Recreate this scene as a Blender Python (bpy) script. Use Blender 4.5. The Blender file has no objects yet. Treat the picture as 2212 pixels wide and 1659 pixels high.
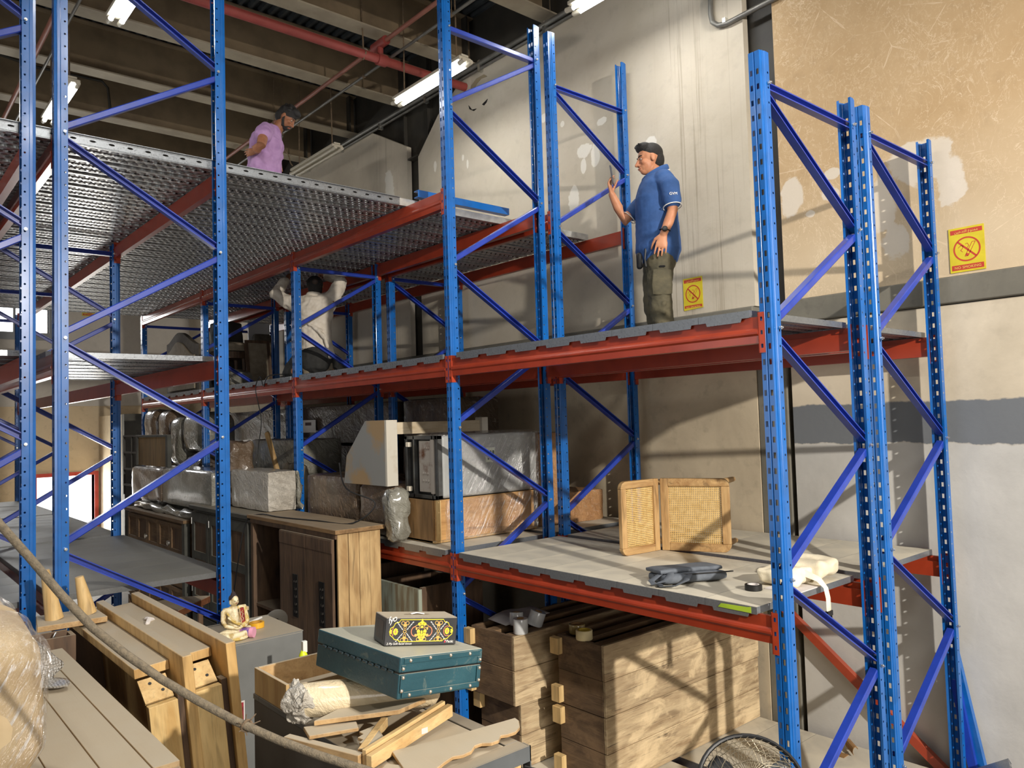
import bpy, bmesh, math, random
from mathutils import Vector, Matrix
random.seed(7)
SC = bpy.context.scene
COL = SC.collection
# ------------------------------------------------------------------ camera
CX, CY, CZ = -3.3619, -1.9545, 0.016
YAW, PITCH, ROLL, FPX = 0.714, 0.0474, -0.0298, 1664.3
_fh = Vector((math.sin(YAW), math.cos(YAW), 0)); _rh = Vector((math.cos(YAW), -math.sin(YAW), 0)); _up = Vector((0, 0, 1))
FW = _fh*math.cos(PITCH)+_up*math.sin(PITCH); _u2 = _up*math.cos(PITCH)-_fh*math.sin(PITCH)
RT = _rh*math.cos(ROLL)+_u2*math.sin(ROLL); UP = _u2*math.cos(ROLL)-_rh*math.sin(ROLL)
CAMP = Vector((CX, CY, CZ))
cd = bpy.data.cameras.new('camera'); cam = bpy.data.objects.new('camera', cd); COL.objects.link(cam)
cd.sensor_width = 36.0; cd.lens = FPX/2212*36.0; cd.clip_start = 0.05; cd.clip_end = 200
cam.matrix_world = Matrix(((RT.x, UP.x, -FW.x, CX), (RT.y, UP.y, -FW.y, CY), (RT.z, UP.z, -FW.z, CZ), (0, 0, 0, 1)))
SC.camera = cam
def at(x, y, ax, val):
    """measure: the point on the plane <ax>=val seen at photo pixel (x, y)"""
    d = FW+RT*((x-1106)/FPX)-UP*((y-829.5)/FPX); k = 'xyz'.index(ax)
    return CAMP+d*((val-CAMP[k])/d[k])
def atd(x, y, dep):
    return CAMP+(FW+RT*((x-1106)/FPX)-UP*((y-829.5)/FPX))*dep
# ------------------------------------------------------------------ world, exposure, room lights, added fills
W = bpy.data.worlds.new('daylight'); SC.world = W; W.use_nodes = True
bg = W.node_tree.nodes['Background']; bg.inputs[0].default_value = (0.95, 0.98, 1.0, 1); bg.inputs[1].default_value = 4.0
SC.view_settings.view_transform = 'Standard'; SC.view_settings.look = 'None'
SC.view_settings.gamma = 1.0; SC.view_settings.use_curve_mapping = False
SC.view_settings.exposure = 0.0
def area(name, loc, target, sx, sy, power, col):
    l = bpy.data.lights.new(name, 'AREA'); l.shape = 'RECTANGLE'; l.size = sx; l.size_y = sy; l.energy = power; l.color = col
    o = bpy.data.objects.new(name, l); COL.objects.link(o); o.location = loc
    o.rotation_euler = (Vector(target)-Vector(loc)).to_track_quat('-Z', 'Y').to_euler(); return o
KEYPOS = (-1.75, -7.4, 2.45)
lk = bpy.data.lights.new('flood_lamp', 'SPOT'); lk.energy = 4600; lk.color = (1.0, 0.93, 0.84); lk.shadow_soft_size = 0.09; lk.spot_size = 1.3; lk.spot_blend = 1.0
ok = bpy.data.objects.new('flood_lamp', lk); COL.objects.link(ok); ok.location = KEYPOS
ok.rotation_euler = (Vector((1.2, 1.2, -1.0))-Vector(KEYPOS)).to_track_quat('-Z', 'Y').to_euler()
area('back_fill_light', (-4.5, -9.3, 0.6), (-0.5, 2, 0.0), 4.0, 3.4, 210, (1.0, 0.96, 0.91))  # added soft fill behind the camera; no door is built there
area('end_door_light', (-0.15, 14.8, -1.6), (-1.0, 5, -1.2), 1.0, 1.7, 90, (1.0, 0.97, 0.9))
area('side_fill_light', (-8.7, 4.5, -0.6), (-1.0, 5.0, 0.2), 5.0, 3.0, 120, (0.94, 0.97, 1.0))  # added fill from the left, for bright openings assumed out of view
area('window_light', (-1.2, 14.8, 2.2), (-1.8, 6, 0.8), 1.4, .5, 70, (1.0, 1.0, 1.0))
TUBES = [(1.26, 4.56, 3.6), (1.42, 1.98, 3.6), (-1.62, 4.55, 3.6), (-1.64, 7.35, 3.6)]
OFFTUBES = [(0.3, -1.2, 3.6), (-1.7, 0.6, 3.6), (-1.7, -1.9, 3.6), (1.4, -4.4, 3.6), (-4.6, 3.0, 3.6), (-4.6, -1.5, 3.6), (-4.6, 7.0, 3.6)]
for i, p in enumerate(TUBES+OFFTUBES):
    area('tube_light', (p[0], p[1], p[2]-.07), (p[0], p[1], 0), .14, 1.2, 62 if i in (5, 6) else 19, (1.0, 0.97, 0.92))
# ------------------------------------------------------------------ helpers
class MB:
    def __init__(s): s.v = []; s.f = []
    def add(s, vs, fs):
        n = len(s.v); s.v += [tuple(v) for v in vs]; s.f += [tuple(i+n for i in f) for f in fs]; return s
    def box(s, lo, hi, M=None):
        x0, y0, z0 = lo; x1, y1, z1 = hi
        vs = [Vector(p) for p in ((x0,y0,z0),(x1,y0,z0),(x1,y1,z0),(x0,y1,z0),(x0,y0,z1),(x1,y0,z1),(x1,y1,z1),(x0,y1,z1))]
        if M: vs = [M @ v for v in vs]
        return s.add(vs, [(0,3,2,1),(4,5,6,7),(0,1,5,4),(1,2,6,5),(2,3,7,6),(3,0,4,7)])
    def prism(s, poly, o, a, b, c):
        """2-D polygon in axes a, b at o, extruded by vector c"""
        o, a, b, c = Vector(o), Vector(a), Vector(b), Vector(c); n = len(poly)
        v0 = [o+a*p[0]+b*p[1] for p in poly]; v1 = [v+c for v in v0]
        fs = [(i, (i+1) % n, n+(i+1) % n, n+i) for i in range(n)]
        return s.add(v0+v1, [tuple(reversed(range(n))), tuple(range(n, 2*n))]+fs)
    def tube(s, pts, r, n=8, caps=True, ry=None, up=None):
        """round (or flattened) tube along pts; r may be a list; ends closed by small domes"""
        pts = [Vector(p) for p in pts]; m = len(pts)
        rs = r if isinstance(r, (list, tuple)) else [r]*m
        rys = rs if ry is None else (ry if isinstance(ry, (list, tuple)) else [ry]*m)
        prev = None; rings = []
        for i, p in enumerate(pts):
            t = (pts[min(i+1, m-1)]-pts[max(i-1, 0)]).normalized()
            ref = Vector(up) if up else (prev if prev else (Vector((0, 0, 1)) if abs(t.z) < .9 else Vector((1, 0, 0))))
            a = (ref-t*ref.dot(t))
            if a.length < 1e-5: a = t.orthogonal()
            a.normalize(); b = t.cross(a); prev = a
            rings.append((p, a, b, t, rs[i], rys[i]))
        if caps:
            p, a, b, t, r0, r1 = rings[0]; k = min(r0, r1)
            rings = [(p-t*k*.8, a, b, t, r0*.35, r1*.35), (p-t*k*.5, a, b, t, r0*.8, r1*.8)]+rings
            p, a, b, t, r0, r1 = rings[-1]; k = min(r0, r1)
            rings = rings+[(p+t*k*.5, a, b, t, r0*.8, r1*.8), (p+t*k*.8, a, b, t, r0*.35, r1*.35)]
        vs = []; fs = []
        for (p, a, b, t, r0, r1) in rings:
            for k in range(n):
                an = 2*math.pi*k/n; vs.append(p+b*(math.cos(an)*r0)+a*(math.sin(an)*r1))
        for i in range(len(rings)-1):
            for k in range(n): fs.append((i*n+k, i*n+(k+1) % n, (i+1)*n+(k+1) % n, (i+1)*n+k))
        fs.append(tuple(reversed(range(n)))); fs.append(tuple(range((len(rings)-1)*n, len(rings)*n)))
        return s.add(vs, fs)
    def cyl(s, p0, p1, r, n=12, r1=None):
        p0, p1 = Vector(p0), Vector(p1); t = (p1-p0).normalized(); a = t.orthogonal().normalized(); b = t.cross(a); r1 = r if r1 is None else r1
        vs = [p0+(a*math.cos(2*math.pi*k/n)+b*math.sin(2*math.pi*k/n))*r for k in range(n)]+[p1+(a*math.cos(2*math.pi*k/n)+b*math.sin(2*math.pi*k/n))*r1 for k in range(n)]
        return s.add(vs, [(k, (k+1) % n, n+(k+1) % n, n+k) for k in range(n)]+[tuple(reversed(range(n))), tuple(range(n, 2*n))])
    def lathe(s, prof, o=(0, 0, 0), ax=(0, 0, 1), n=20):
        o = Vector(o); t = Vector(ax).normalized(); a = t.orthogonal().normalized(); b = t.cross(a); vs = []; fs = []
        for (r, h) in prof:
            for k in range(n): vs.append(o+t*h+(a*math.cos(2*math.pi*k/n)+b*math.sin(2*math.pi*k/n))*max(r, 1e-4))
        for i in range(len(prof)-1):
            for k in range(n): fs.append((i*n+k, i*n+(k+1) % n, (i+1)*n+(k+1) % n, (i+1)*n+k))
        return s.add(vs, fs)
    def ell(s, c, r, n=14, m=10, M=None):
        c = Vector(c); vs = []; fs = []
        for i in range(m+1):
            th = math.pi*i/m
            for k in range(n):
                ph = 2*math.pi*k/n; v = Vector((r[0]*math.sin(th)*math.cos(ph), r[1]*math.sin(th)*math.sin(ph), r[2]*math.cos(th)))
                vs.append(c+(M @ v if M else v))
        for i in range(m):
            for k in range(n): fs.append((i*n+k, (i+1)*n+k, (i+1)*n+(k+1) % n, i*n+(k+1) % n))
        return s.add(vs, fs)
    def holestrip(s, o, a, b, w, z0, z1, pitch, hw, hh, oc=False):
        """vertical strip of width w along unit a from o, running along unit b from z0 to z1, a hole hw x hh in each pitch"""
        o, a, b = Vector(o), Vector(a), Vector(b); nc = max(1, int((z1-z0)/pitch)); z = z0
        for i in range(nc):
            h = pitch if i < nc-1 else (z1-z); zm = z+pitch/2; P = lambda u, v: o+a*u+b*v
            c = w/2; dx, dz = hw/2, hh/2
            if oc:
                outer = [P(0,z),P(c,z),P(w,z),P(w,zm),P(w,z+h),P(c,z+h),P(0,z+h),P(0,zm)]; q = .7
                inner = [P(c-dx*q,zm-dz*q),P(c,zm-dz),P(c+dx*q,zm-dz*q),P(c+dx,zm),P(c+dx*q,zm+dz*q),P(c,zm+dz),P(c-dx*q,zm+dz*q),P(c-dx,zm)]
            else:
                outer = [P(0,z),P(w,z),P(w,z+h),P(0,z+h)]; inner = [P(c-dx,zm-dz),P(c+dx,zm-dz),P(c+dx,zm+dz),P(c-dx,zm+dz)]
            n = len(outer)
            s.add(outer+inner, [(k, (k+1) % n, n+(k+1) % n, n+k) for k in range(n)]); z += h
        return s
    def quad(s, a, b, c, d): return s.add([a, b, c, d], [(0, 1, 2, 3)])
    def mesh(s, name, m):
        me = bpy.data.meshes.new(name); me.from_pydata(s.v, [], s.f); me.validate()
        if m: me.materials.append(m)
        return me
def link(name, me, parent=None, loc=None):
    o = bpy.data.objects.new(name, me); COL.objects.link(o)
    if loc is not None: o.location = loc
    if parent: o.parent = parent
    return o
def obj(name, mb, m, parent=None, smooth=False, bevel=0, loc=None, seg=1):
    me = mb.mesh(name, m); o = link(name, me, parent, loc)
    if smooth or bevel:
        for p in me.polygons: p.use_smooth = True
    if smooth:
        try: me.set_sharp_from_angle(angle=math.radians(smooth if smooth > 1 else 42))
        except Exception: pass
    if bevel:
        b = o.modifiers.new('bevel', 'BEVEL'); b.width = bevel; b.segments = seg; b.limit_method = 'ANGLE'; b.angle_limit = .6; b.harden_normals = True
    return o
def tag(o, label=None, cat=None, group=None, kind=None):
    if label: o['label'] = label
    if cat: o['category'] = cat; o['kind'] = kind or 'thing'
    if group: o['group'] = group
    if kind: o['kind'] = kind
    return o
def thing(name, label, cat, loc=(0, 0, 0), rz=0, group=None):
    o = bpy.data.objects.new(name, None); COL.objects.link(o); o.location = loc; o.rotation_euler = (0, 0, rz); o.empty_display_size = .1
    return tag(o, label, cat, group)
def ORD(i): return ['first', 'second', 'third', 'fourth', 'fifth', 'sixth', 'seventh', 'eighth'][i]
# ------------------------------------------------------------------ materials
def lin(c):
    return tuple(((x/255)/12.92 if x/255 <= .04045 else ((x/255+.055)/1.055)**2.4) for x in c[:3])+(1,)
class N:
    """tiny node-graph builder"""
    def __init__(s, name):
        s.m = bpy.data.materials.new(name); s.m.use_nodes = True; s.t = s.m.node_tree; s.b = s.t.nodes['Principled BSDF']; s.c = None
    def new(s, k, **kw):
        n = s.t.nodes.new(k)
        for a, v in kw.items(): setattr(n, a, v)
        return n
    def put(s, sock, v):
        if hasattr(v, 'is_linked') or hasattr(v, 'links'): s.t.links.new(v, sock)
        else: sock.default_value = v
    def coord(s, scale=(1, 1, 1), kind='Object', rot=(0, 0, 0)):
        if s.c is None: s.c = s.new('ShaderNodeTexCoord')
        mp = s.new('ShaderNodeMapping'); s.t.links.new(s.c.outputs[kind], mp.inputs[0]); mp.inputs['Rotation'].default_value = rot
        if any(rot): mp.vector_type = 'TEXTURE'; scale = tuple(1/k for k in scale)
        mp.inputs['Scale'].default_value = scale
        return mp.outputs[0]
    def noise(s, scale=5, detail=4, stretch=(1, 1, 1), rough=.55, dist=0, co=None, rot=(0, 0, 0)):
        n = s.new('ShaderNodeTexNoise'); s.t.links.new(co if co else s.coord(stretch, rot=rot), n.inputs['Vector'])
        n.inputs['Scale'].default_value = scale; n.inputs['Detail'].default_value = detail; n.inputs['Roughness'].default_value = rough; n.inputs['Distortion'].default_value = dist
        return n.outputs[0]
    def ramp(s, v, lo, hi, a=(0, 0, 0, 1), b=(1, 1, 1, 1)):
        n = s.new('ShaderNodeMapRange'); n.clamp = True; s.put(n.inputs[0], v); n.inputs[1].default_value = lo; n.inputs[2].default_value = hi
        return n.outputs[0]
    def mix(s, f, a, b):
        n = s.new('ShaderNodeMix', data_type='RGBA'); s.put(n.inputs[0], f); s.put(n.inputs[6], a); s.put(n.inputs[7], b); return n.outputs[2]
    def math(s, op, a, b=0.0, c=None):
        n = s.new('ShaderNodeMath', operation=op); s.put(n.inputs[0], a); s.put(n.inputs[1], b)
        if c is not None: s.put(n.inputs[2], c)
        return n.outputs[0]
    def xyz(s, co=None):
        n = s.new('ShaderNodeSeparateXYZ'); s.t.links.new(co if co else s.coord(), n.inputs[0]); return n.outputs
    def bump(s, h, strength=.3, dist=.01):
        n = s.new('ShaderNodeBump'); s.put(n.inputs['Height'], h); n.inputs['Strength'].default_value = strength; n.inputs['Distance'].default_value = dist
        s.t.links.new(n.outputs[0], s.b.inputs['Normal']); return n
    def dust(s, col, d, amt=.85):
        g = s.new('ShaderNodeNewGeometry'); x = s.xyz(g.outputs['True Normal'])
        f = s.math('MULTIPLY', s.ramp(x[2], .55, .9), amt)
        f = s.math('MULTIPLY', f, s.math('ADD', s.math('MULTIPLY', s.noise(6, 4), .5), .72))
        return s.mix(s.math('MINIMUM', f, 1.0), col, d)
    def done(s, col, rough=.6, metal=0, coat=0, spec=.5):
        s.put(s.b.inputs['Base Color'], col); s.put(s.b.inputs['Roughness'], rough); s.put(s.b.inputs['Metallic'], metal)
        s.b.inputs['Coat Weight'].default_value = coat; s.b.inputs['Coat Roughness'].default_value = .12; s.b.inputs['Specular IOR Level'].default_value = spec
        return s.m
DUST = lin((178, 166, 144))
def plain(name, c1, c2=None, scale=6, rough=.55, metal=0, bump=0, bscale=60, stretch=(1, 1, 1), coat=0, dust=0, spec=.5, lo=.4, hi=.65, detail=4, dcol=None):
    n = N(name); col = lin(c1)
    if c2: col = n.mix(n.ramp(n.noise(scale, detail, stretch), lo, hi), lin(c1), lin(c2))
    if dust: col = n.dust(col, dcol or DUST, dust)
    if bump: n.bump(n.noise(bscale, 3, stretch), bump)
    return n.done(col, rough, metal, coat, spec)
def wood(name, c1, c2, axis='x', scale=1.0, rough=.6, dust=0, c3=None, bump=.15, knots=True):
    """grain runs along the given object axis; broad figure, fine pores, a few dark streaks"""
    n = N(name); k = 'xyz'.index(axis); st = [7, 7, 7]; st[k] = .8; s2 = [26, 26, 26]; s2[k] = 1.6
    g = n.noise(1.3*scale, 5, st, .55, 1.6); col = n.mix(n.ramp(g, .34, .68), lin(c1), lin(c2))
    f = n.noise(4*scale, 4, s2, .6, .2); d3 = lin(c3 or tuple(x*.6 for x in c2))
    col = n.mix(n.math('MULTIPLY', n.ramp(f, .5, .75), .38), col, d3)
    w = n.noise(.9*scale, 3, tuple(2.2 if a == axis else 4.5 for a in 'xyz'), .5, 1.2); col = n.mix(n.math('MULTIPLY', n.ramp(w, .5, .7), .45), col, lin(tuple(min(255, x*1.12) for x in c1)))
    q = n.noise(2.2*scale, 2, tuple(.7 if a == axis else 6 for a in 'xyz'), .5, .8); col = n.mix(n.math('MULTIPLY', n.ramp(q, .62, .72), .5), col, d3)
    if bump >= .5:
        oi = n.new('ShaderNodeObjectInfo'); col = n.mix(n.math('MULTIPLY', oi.outputs['Random'], .45), col, lin(tuple(x*.72 for x in c2)))
        v = n.noise(3.2*scale, 5, tuple(.5 if a == axis else 22 for a in 'xyz'), .7, .4); col = n.mix(n.math('MULTIPLY', n.ramp(v, .6, .66), .8), col, lin(tuple(x*.5 for x in (c3 or c2))))
        pa = n.noise(1.5*scale, 6, tuple(1.5 if a == axis else 3 for a in 'xyz'), .65, .6); col = n.mix(n.math('MULTIPLY', n.ramp(pa, .5, .62), .55), col, lin(tuple(min(255, x*1.1) for x in c1)))
    if dust: col = n.dust(col, DUST, dust)
    if bump: n.bump(f, bump, .004)
    return n.done(col, rough)
def film(name, c1, c2, scale=7, wr=.9, rough=.16, stretch=(1, 1, 1)):
    """thing tightly wrapped in clear film: body colour under a finely wrinkled glossy coat"""
    n = N(name); col = n.mix(n.ramp(n.noise(4, 4), .35, .7), lin(c1), lin(c2))
    a = n.noise(scale*1.2, 5, (1, 1, 2.6), .6, 1.0, rot=(.5, .4, 0)); b = n.noise(scale*.8, 4, (3.2, 3.2, 1), .6, 1.4, rot=(0, -.5, .3))
    h = n.math('ADD', a, n.math('MULTIPLY', b, .8)); n.bump(h, wr, .03)
    pale = n.math('MULTIPLY', n.ramp(n.noise(scale*1.6, 6, (1, 1, 3), .7, 1.0, rot=(.5, .4, 0)), .58, .7), .4); col = n.mix(pale, col, lin((214, 208, 198)))
    return n.done(col, .45, 0, .7)
def smoothpath(pts, k=6):
    P = [Vector(p) for p in pts]; out = []
    for i in range(len(P)-1):
        a, b, c, d = P[max(i-1, 0)], P[i], P[i+1], P[min(i+2, len(P)-1)]
        for q in range(k):
            t = q/k; out.append(.5*((2*b)+(c-a)*t+(2*a-5*b+4*c-d)*t*t+(3*b-a-3*c+d)*t**3))
    return out+[P[-1]]
M = {}
def blue(name, c, r=.3):
    n = N(name); col = n.mix(n.ramp(n.noise(9, 4), .45, .75), lin(c), lin(tuple(x*.86 for x in c))); n.bump(n.noise(300, 2), .04, .002); return n.done(col, r, 0, .3)
M['post'] = blue('blue_post_paint', (14, 95, 172)); M['brace'] = blue('blue_brace_paint', (34, 62, 164), .33)
def redm():
    n = N('orange_red_paint'); col = n.mix(n.ramp(n.noise(7, 4), .4, .75), lin((160, 57, 31)), lin((142, 48, 27)))
    col = n.dust(col, lin((150, 110, 90)), .25); n.bump(n.noise(260, 2), .05, .002); return n.done(col, .34, 0, .25)
M['beam'] = redm(); M['conn'] = plain('lit_connector_orange', (180, 66, 36), (160, 56, 32), 12, .36, coat=.2)  # connector colour is the beam orange brightened to look lit
def galv(name, dust=0, d=(132, 136, 140), dcol=None):
    n = N(name); v = n.new('ShaderNodeTexVoronoi'); n.t.links.new(n.coord(), v.inputs['Vector']); v.inputs['Scale'].default_value = 130
    x = n.xyz(v.outputs['Color']); col = n.mix(x[0], lin(d), lin(tuple(k*1.07 for k in d))); met = .62
    if dust:
        g = n.new('ShaderNodeNewGeometry'); z = n.xyz(g.outputs['True Normal'])[2]
        f = n.math('MULTIPLY', n.ramp(z, .6, .9), n.math('ADD', n.math('MULTIPLY', n.ramp(n.noise(2.6, 6, (1, 1, 1), .6, .8), .3, .62), .35*dust), dust*.65))
        col = n.mix(f, col, dcol or n.mix(n.math('MULTIPLY', n.ramp(n.noise(1.8, 6, (1, 1, 1), .6, 1.5), .56, .7), .45), lin((214, 206, 186)), lin((150, 142, 126)))); met = n.math('SUBTRACT', .62, n.math('MULTIPLY', f, .62))
        r = n.math('ADD', .33, n.math('MULTIPLY', f, .42))
    else: r = n.math('ADD', .26, n.math('MULTIPLY', x[1], .14))
    return n.done(col, r, met)
M['galv'] = galv('galvanised_steel'); M['galv_dusty'] = galv('dusty_galvanised_deck', 1.0); M['galv_half'] = galv('worn_galvanised_deck', .55, (118, 120, 120), lin((140, 138, 126)))
def perf():
    n = N('perforated_galvanised_deck'); x = n.xyz()
    row = n.math('FLOOR', n.math('DIVIDE', x[1], .05)); off = n.math('MULTIPLY', n.math('MODULO', row, 2.0), .5)
    fx = n.math('SUBTRACT', n.math('FRACT', n.math('ADD', n.math('DIVIDE', x[0], .06), off)), .5); fy = n.math('SUBTRACT', n.math('FRACT', n.math('DIVIDE', x[1], .05)), .5)
    d = n.math('SQRT', n.math('ADD', n.math('MULTIPLY', fx, fx), n.math('MULTIPLY', fy, fy)))
    hole = n.ramp(d, .21, .17); dome = n.ramp(d, .42, .2)
    v = n.noise(14, 3); col = n.mix(n.ramp(v, .3, .7), lin((214, 216, 214)), lin((176, 178, 178))); col = n.mix(hole, col, lin((20, 20, 20)))
    n.bump(dome, .8, .016); return n.done(col, .3, n.math('SUBTRACT', .6, n.math('MULTIPLY', hole, .6)))
M['perf'] = perf()
M['bolt'] = plain('zinc_bolt', (214, 214, 210), rough=.25, metal=.9)
M['steel_dark'] = plain('dark_steel', (62, 58, 50), (48, 45, 40), 3, .6)
M['roof_beam'] = plain('dusty_brown_roof_beam', (136, 118, 92), (114, 98, 76), 2.5, .7)
M['roof_flange'] = plain('dusty_beam_flange', (170, 158, 136), (154, 142, 122), 3, .7)
M['roof_deck'] = plain('grey_roof_sheet', (74, 78, 80), (60, 63, 64), 4, .5, .3)
M['white_glow'] = None
def emit(name, c, s):
    n = N(name); n.b.inputs['Emission Color'].default_value = lin(c); n.b.inputs['Emission Strength'].default_value = s; return n.done(lin(c), .4)
M['tube_on'] = emit('lit_tube', (245, 250, 255), 14.0); M['white_plastic'] = plain('white_plastic', (206, 198, 180), rough=.45)
M['red_pipe'] = plain('red_pipe_paint', (150, 66, 60), (132, 56, 50), 4, .5, dust=.6); M['pink_pipe'] = plain('dull_red_pipe', (158, 104, 88), (140, 88, 74), 4, .5, dust=.5)
M['conduit'] = plain('grey_conduit', (128, 126, 120), (110, 108, 102), 6, .45, .5); M['rope'] = plain('dusty_rope', (124, 104, 82), (98, 84, 66), 60, .85, bump=.4, bscale=160)
M['black'] = plain('black_rubber', (16, 16, 17), rough=.5); M['floor'] = plain('concrete_floor', (120, 112, 100), (96, 90, 82), 2, .7, bump=.1)
M['dark_void'] = plain('dark_gap', (38, 36, 32), rough=.9)
# ------------------------------------------------------------------ the room
FZ = -2.55; WX = 2.2; YE = 15.0
def struct(name, mb, m, parent=None, kind='structure'):
    o = obj(name, mb, m, parent)
    if parent is None: o['kind'] = kind
    return o
def wallmat(name, c1, c2, patches=(), pc=(226, 222, 212), scratches=0, streak=None, bands=None, stain=.5, cracks=0):
    n = N(name); x = n.xyz()
    col = n.mix(n.ramp(n.noise(1.3, 6, (1, 1, 1), .6, .5), .32, .68), lin(c1), lin(c2))
    col = n.mix(n.math('MULTIPLY', n.ramp(n.noise(9, 6), .55, .75), stain*.35), col, lin(tuple(k*.72 for k in c2)))
    if bands:
        z0, z1, cb, cl = bands; wob = n.math('MULTIPLY', n.math('SUBTRACT', n.noise(7, 5), .5), .07)
        z = n.math('ADD', x[2], wob)
        low = n.ramp(z, z0+.012, z0); mid = n.math('MULTIPLY', n.ramp(z, z1+.012, z1), n.math('SUBTRACT', 1.0, low))
        lc = n.mix(n.ramp(n.noise(2.2, 5), .3, .7), lin(cl), lin(tuple(k*.9 for k in cl)))
        col = n.mix(low, n.mix(mid, col, lin(cb)), lc)
    if streak:
        y0, y1, cs = streak; s = n.noise(1, 4, (1, 34, .55), .7); s2 = n.noise(1, 2, (1, 5, .3))
        msk = n.math('MULTIPLY', n.ramp(x[1], y1, y1-.35), n.ramp(x[1], y0, y0+.35)); f = n.math('MULTIPLY', n.math('MULTIPLY', n.ramp(s, .52, .66), n.ramp(s2, .35, .6)), msk)
        col = n.mix(n.math('MULTIPLY', f, .75), col, lin(cs))
    if scratches:
        v = n.new('ShaderNodeTexVoronoi', feature='DISTANCE_TO_EDGE'); n.t.links.new(n.coord((1, 1, 1)), v.inputs['Vector']); v.inputs['Scale'].default_value = 2.1
        wv = n.math('ADD', v.outputs['Distance'], n.math('MULTIPLY', n.math('SUBTRACT', n.noise(8, 5), .5), .06))
        l1 = n.math('MULTIPLY', n.ramp(n.math('ABSOLUTE', wv), .007, .001), n.ramp(n.noise(3, 3), .42, .6))
        l2 = n.math('MULTIPLY', n.ramp(n.noise(30, 5, (1, 1, 1), .72, 1.2), .555, .66), n.ramp(n.noise(1.1, 3), .35, .6))
        for (sc_, sh, di) in ((3.2, (1, 1, 1), 2.2), (5.5, (1, 1.6, .7), 1.6)):
            rv = n.math('ABSOLUTE', n.math('SUBTRACT', n.noise(sc_, 5, sh, .6, di), .5)); l1 = n.math('MAXIMUM', l1, n.math('MULTIPLY', n.ramp(rv, .009, .002), n.ramp(n.noise(2.3*sc_/3, 3), .42, .58)))
        col = n.mix(n.math('MULTIPLY', n.ramp(n.math('ADD', x[2], n.math('MULTIPLY', n.noise(1.2, 4), .9)), 2.35, 1.5), .6), col, lin((210, 194, 166)))
        col = n.mix(n.math('MULTIPLY', n.math('MAXIMUM', l1, n.math('MULTIPLY', l2, .7)), scratches), col, lin((226, 206, 176)))
    if patches:
        wob = n.math('MULTIPLY', n.math('SUBTRACT', n.noise(4.5, 6, (1, 1, 1), .62, .8), .5), 1.7); tot = None
        for (py, pz, ry, rz) in patches:
            a = n.math('DIVIDE', n.math('SUBTRACT', x[1], py), ry); b = n.math('DIVIDE', n.math('SUBTRACT', x[2], pz), rz)
            d = n.math('SQRT', n.math('ADD', n.math('MULTIPLY', a, a), n.math('MULTIPLY', b, b)))
            f = n.ramp(n.math('ADD', d, wob), 1.0, .86); tot = f if tot is None else n.math('MAXIMUM', tot, f)
        col = n.mix(n.math('MULTIPLY', tot, .85), col, lin(pc))
    n.bump(n.noise(22, 5), .16, .01); return n.done(col, .82)
M['masonry'] = wallmat('painted_masonry', (212, 200, 178), (190, 178, 156), bands=(-.23, .055, (108, 112, 116), (200, 198, 192)))
M['masonry_far'] = wallmat('cream_masonry', (205, 190, 162), (176, 162, 138), patches=[(4, -.3, .3, .2)], stain=1)
M['panel_far'] = wallmat('wall_panel_pale', (206, 196, 178), (192, 182, 164), patches=[(6.9, 3.15, .12, .35), (7.6, 3.0, .1, .3)], streak=(6.55, 7.4, (150, 138, 118)))
def PT(*l): return [(at(x, y, 'x', WX).y, at(x, y, 'x', WX).z, r*.0033, r2*.0033) for (x, y, r, r2) in l]
M['panel_mid'] = wallmat('wall_panel_patched', (198, 189, 172), (183, 173, 154), patches=PT((1262, 325, 34, 20), (1285, 335, 18, 34), (1240, 430, 22, 40), (1300, 262, 20, 12), (1215, 268, 10, 10), (1405, 310, 22, 20), (1175, 255, 16, 14), (940, 360, 10, 24), (1000, 340, 8, 14), (1010, 355, 6, 18), (1260, 360, 10, 22)), streak=(1.3, 2.45, (132, 118, 96)))
M['panel_near'] = wallmat('wall_panel_tan', (192, 165, 127), (180, 151, 111), patches=PT((1990, 345, 62, 50), (2055, 390, 30, 50), (1900, 450, 34, 60), (1935, 520, 30, 40), (1710, 430, 26, 50), (1750, 462, 12, 8), (1795, 420, 22, 18), (1800, 375, 22, 14)), pc=(214, 204, 188), scratches=.6)
M['concrete'] = wallmat('raw_concrete', (120, 116, 104), (92, 90, 82), stain=1.2)
M['end_wall'] = wallmat('end_wall_panel', (204, 198, 188), (190, 184, 174))
M['end_masonry'] = wallmat('end_wall_masonry', (214, 196, 164), (196, 176, 144), stain=1)
# floor, ceiling
struct('floor', MB().box((-9, -10, FZ-.1), (WX+.2, YE+.2, FZ)), M['floor'])
# right wall: masonry below, ledge, three panels above with steel columns in the gaps
wr = struct('wall_right', MB().box((WX, -10, FZ), (WX+.2, 1.145, .70)), M['masonry'])
obj('masonry', MB().box((WX, 1.45, FZ), (WX+.2, YE, .70)), M['masonry_far'], wr)
obj('pilaster', MB().box((WX+.005, 1.19, FZ), (WX+.2, 1.45, .70)), M['concrete'], wr, bevel=.01)
obj('ledge', MB().box((WX-.03, -10, .705), (WX+.2, 1.16, .885)), M['concrete'], wr, bevel=.012)
obj('ledge', MB().box((WX-.03, 1.44, .705), (WX+.2, YE, .885)), M['concrete'], wr, bevel=.012)
def panel(pts, m): obj('panel', MB().prism(pts, (WX, 0, 0), (0, 1, 0), (0, 0, 1), (.07, 0, 0)), m, wr)
ZT = 4.13
panel([(-10, .885), (1.167, .885), (1.167, ZT+.7), (-10, ZT+.7)], M['panel_near'])
panel([(1.43, .885), (6.18, .885), (6.18, 3.45), (5.72, 3.85), (5.2, ZT), (1.43, ZT)], M['panel_mid'])
panel([(6.44, .885), (YE, .885), (YE, ZT), (7.35, ZT), (6.44, 3.66)], M['panel_far'])
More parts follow.
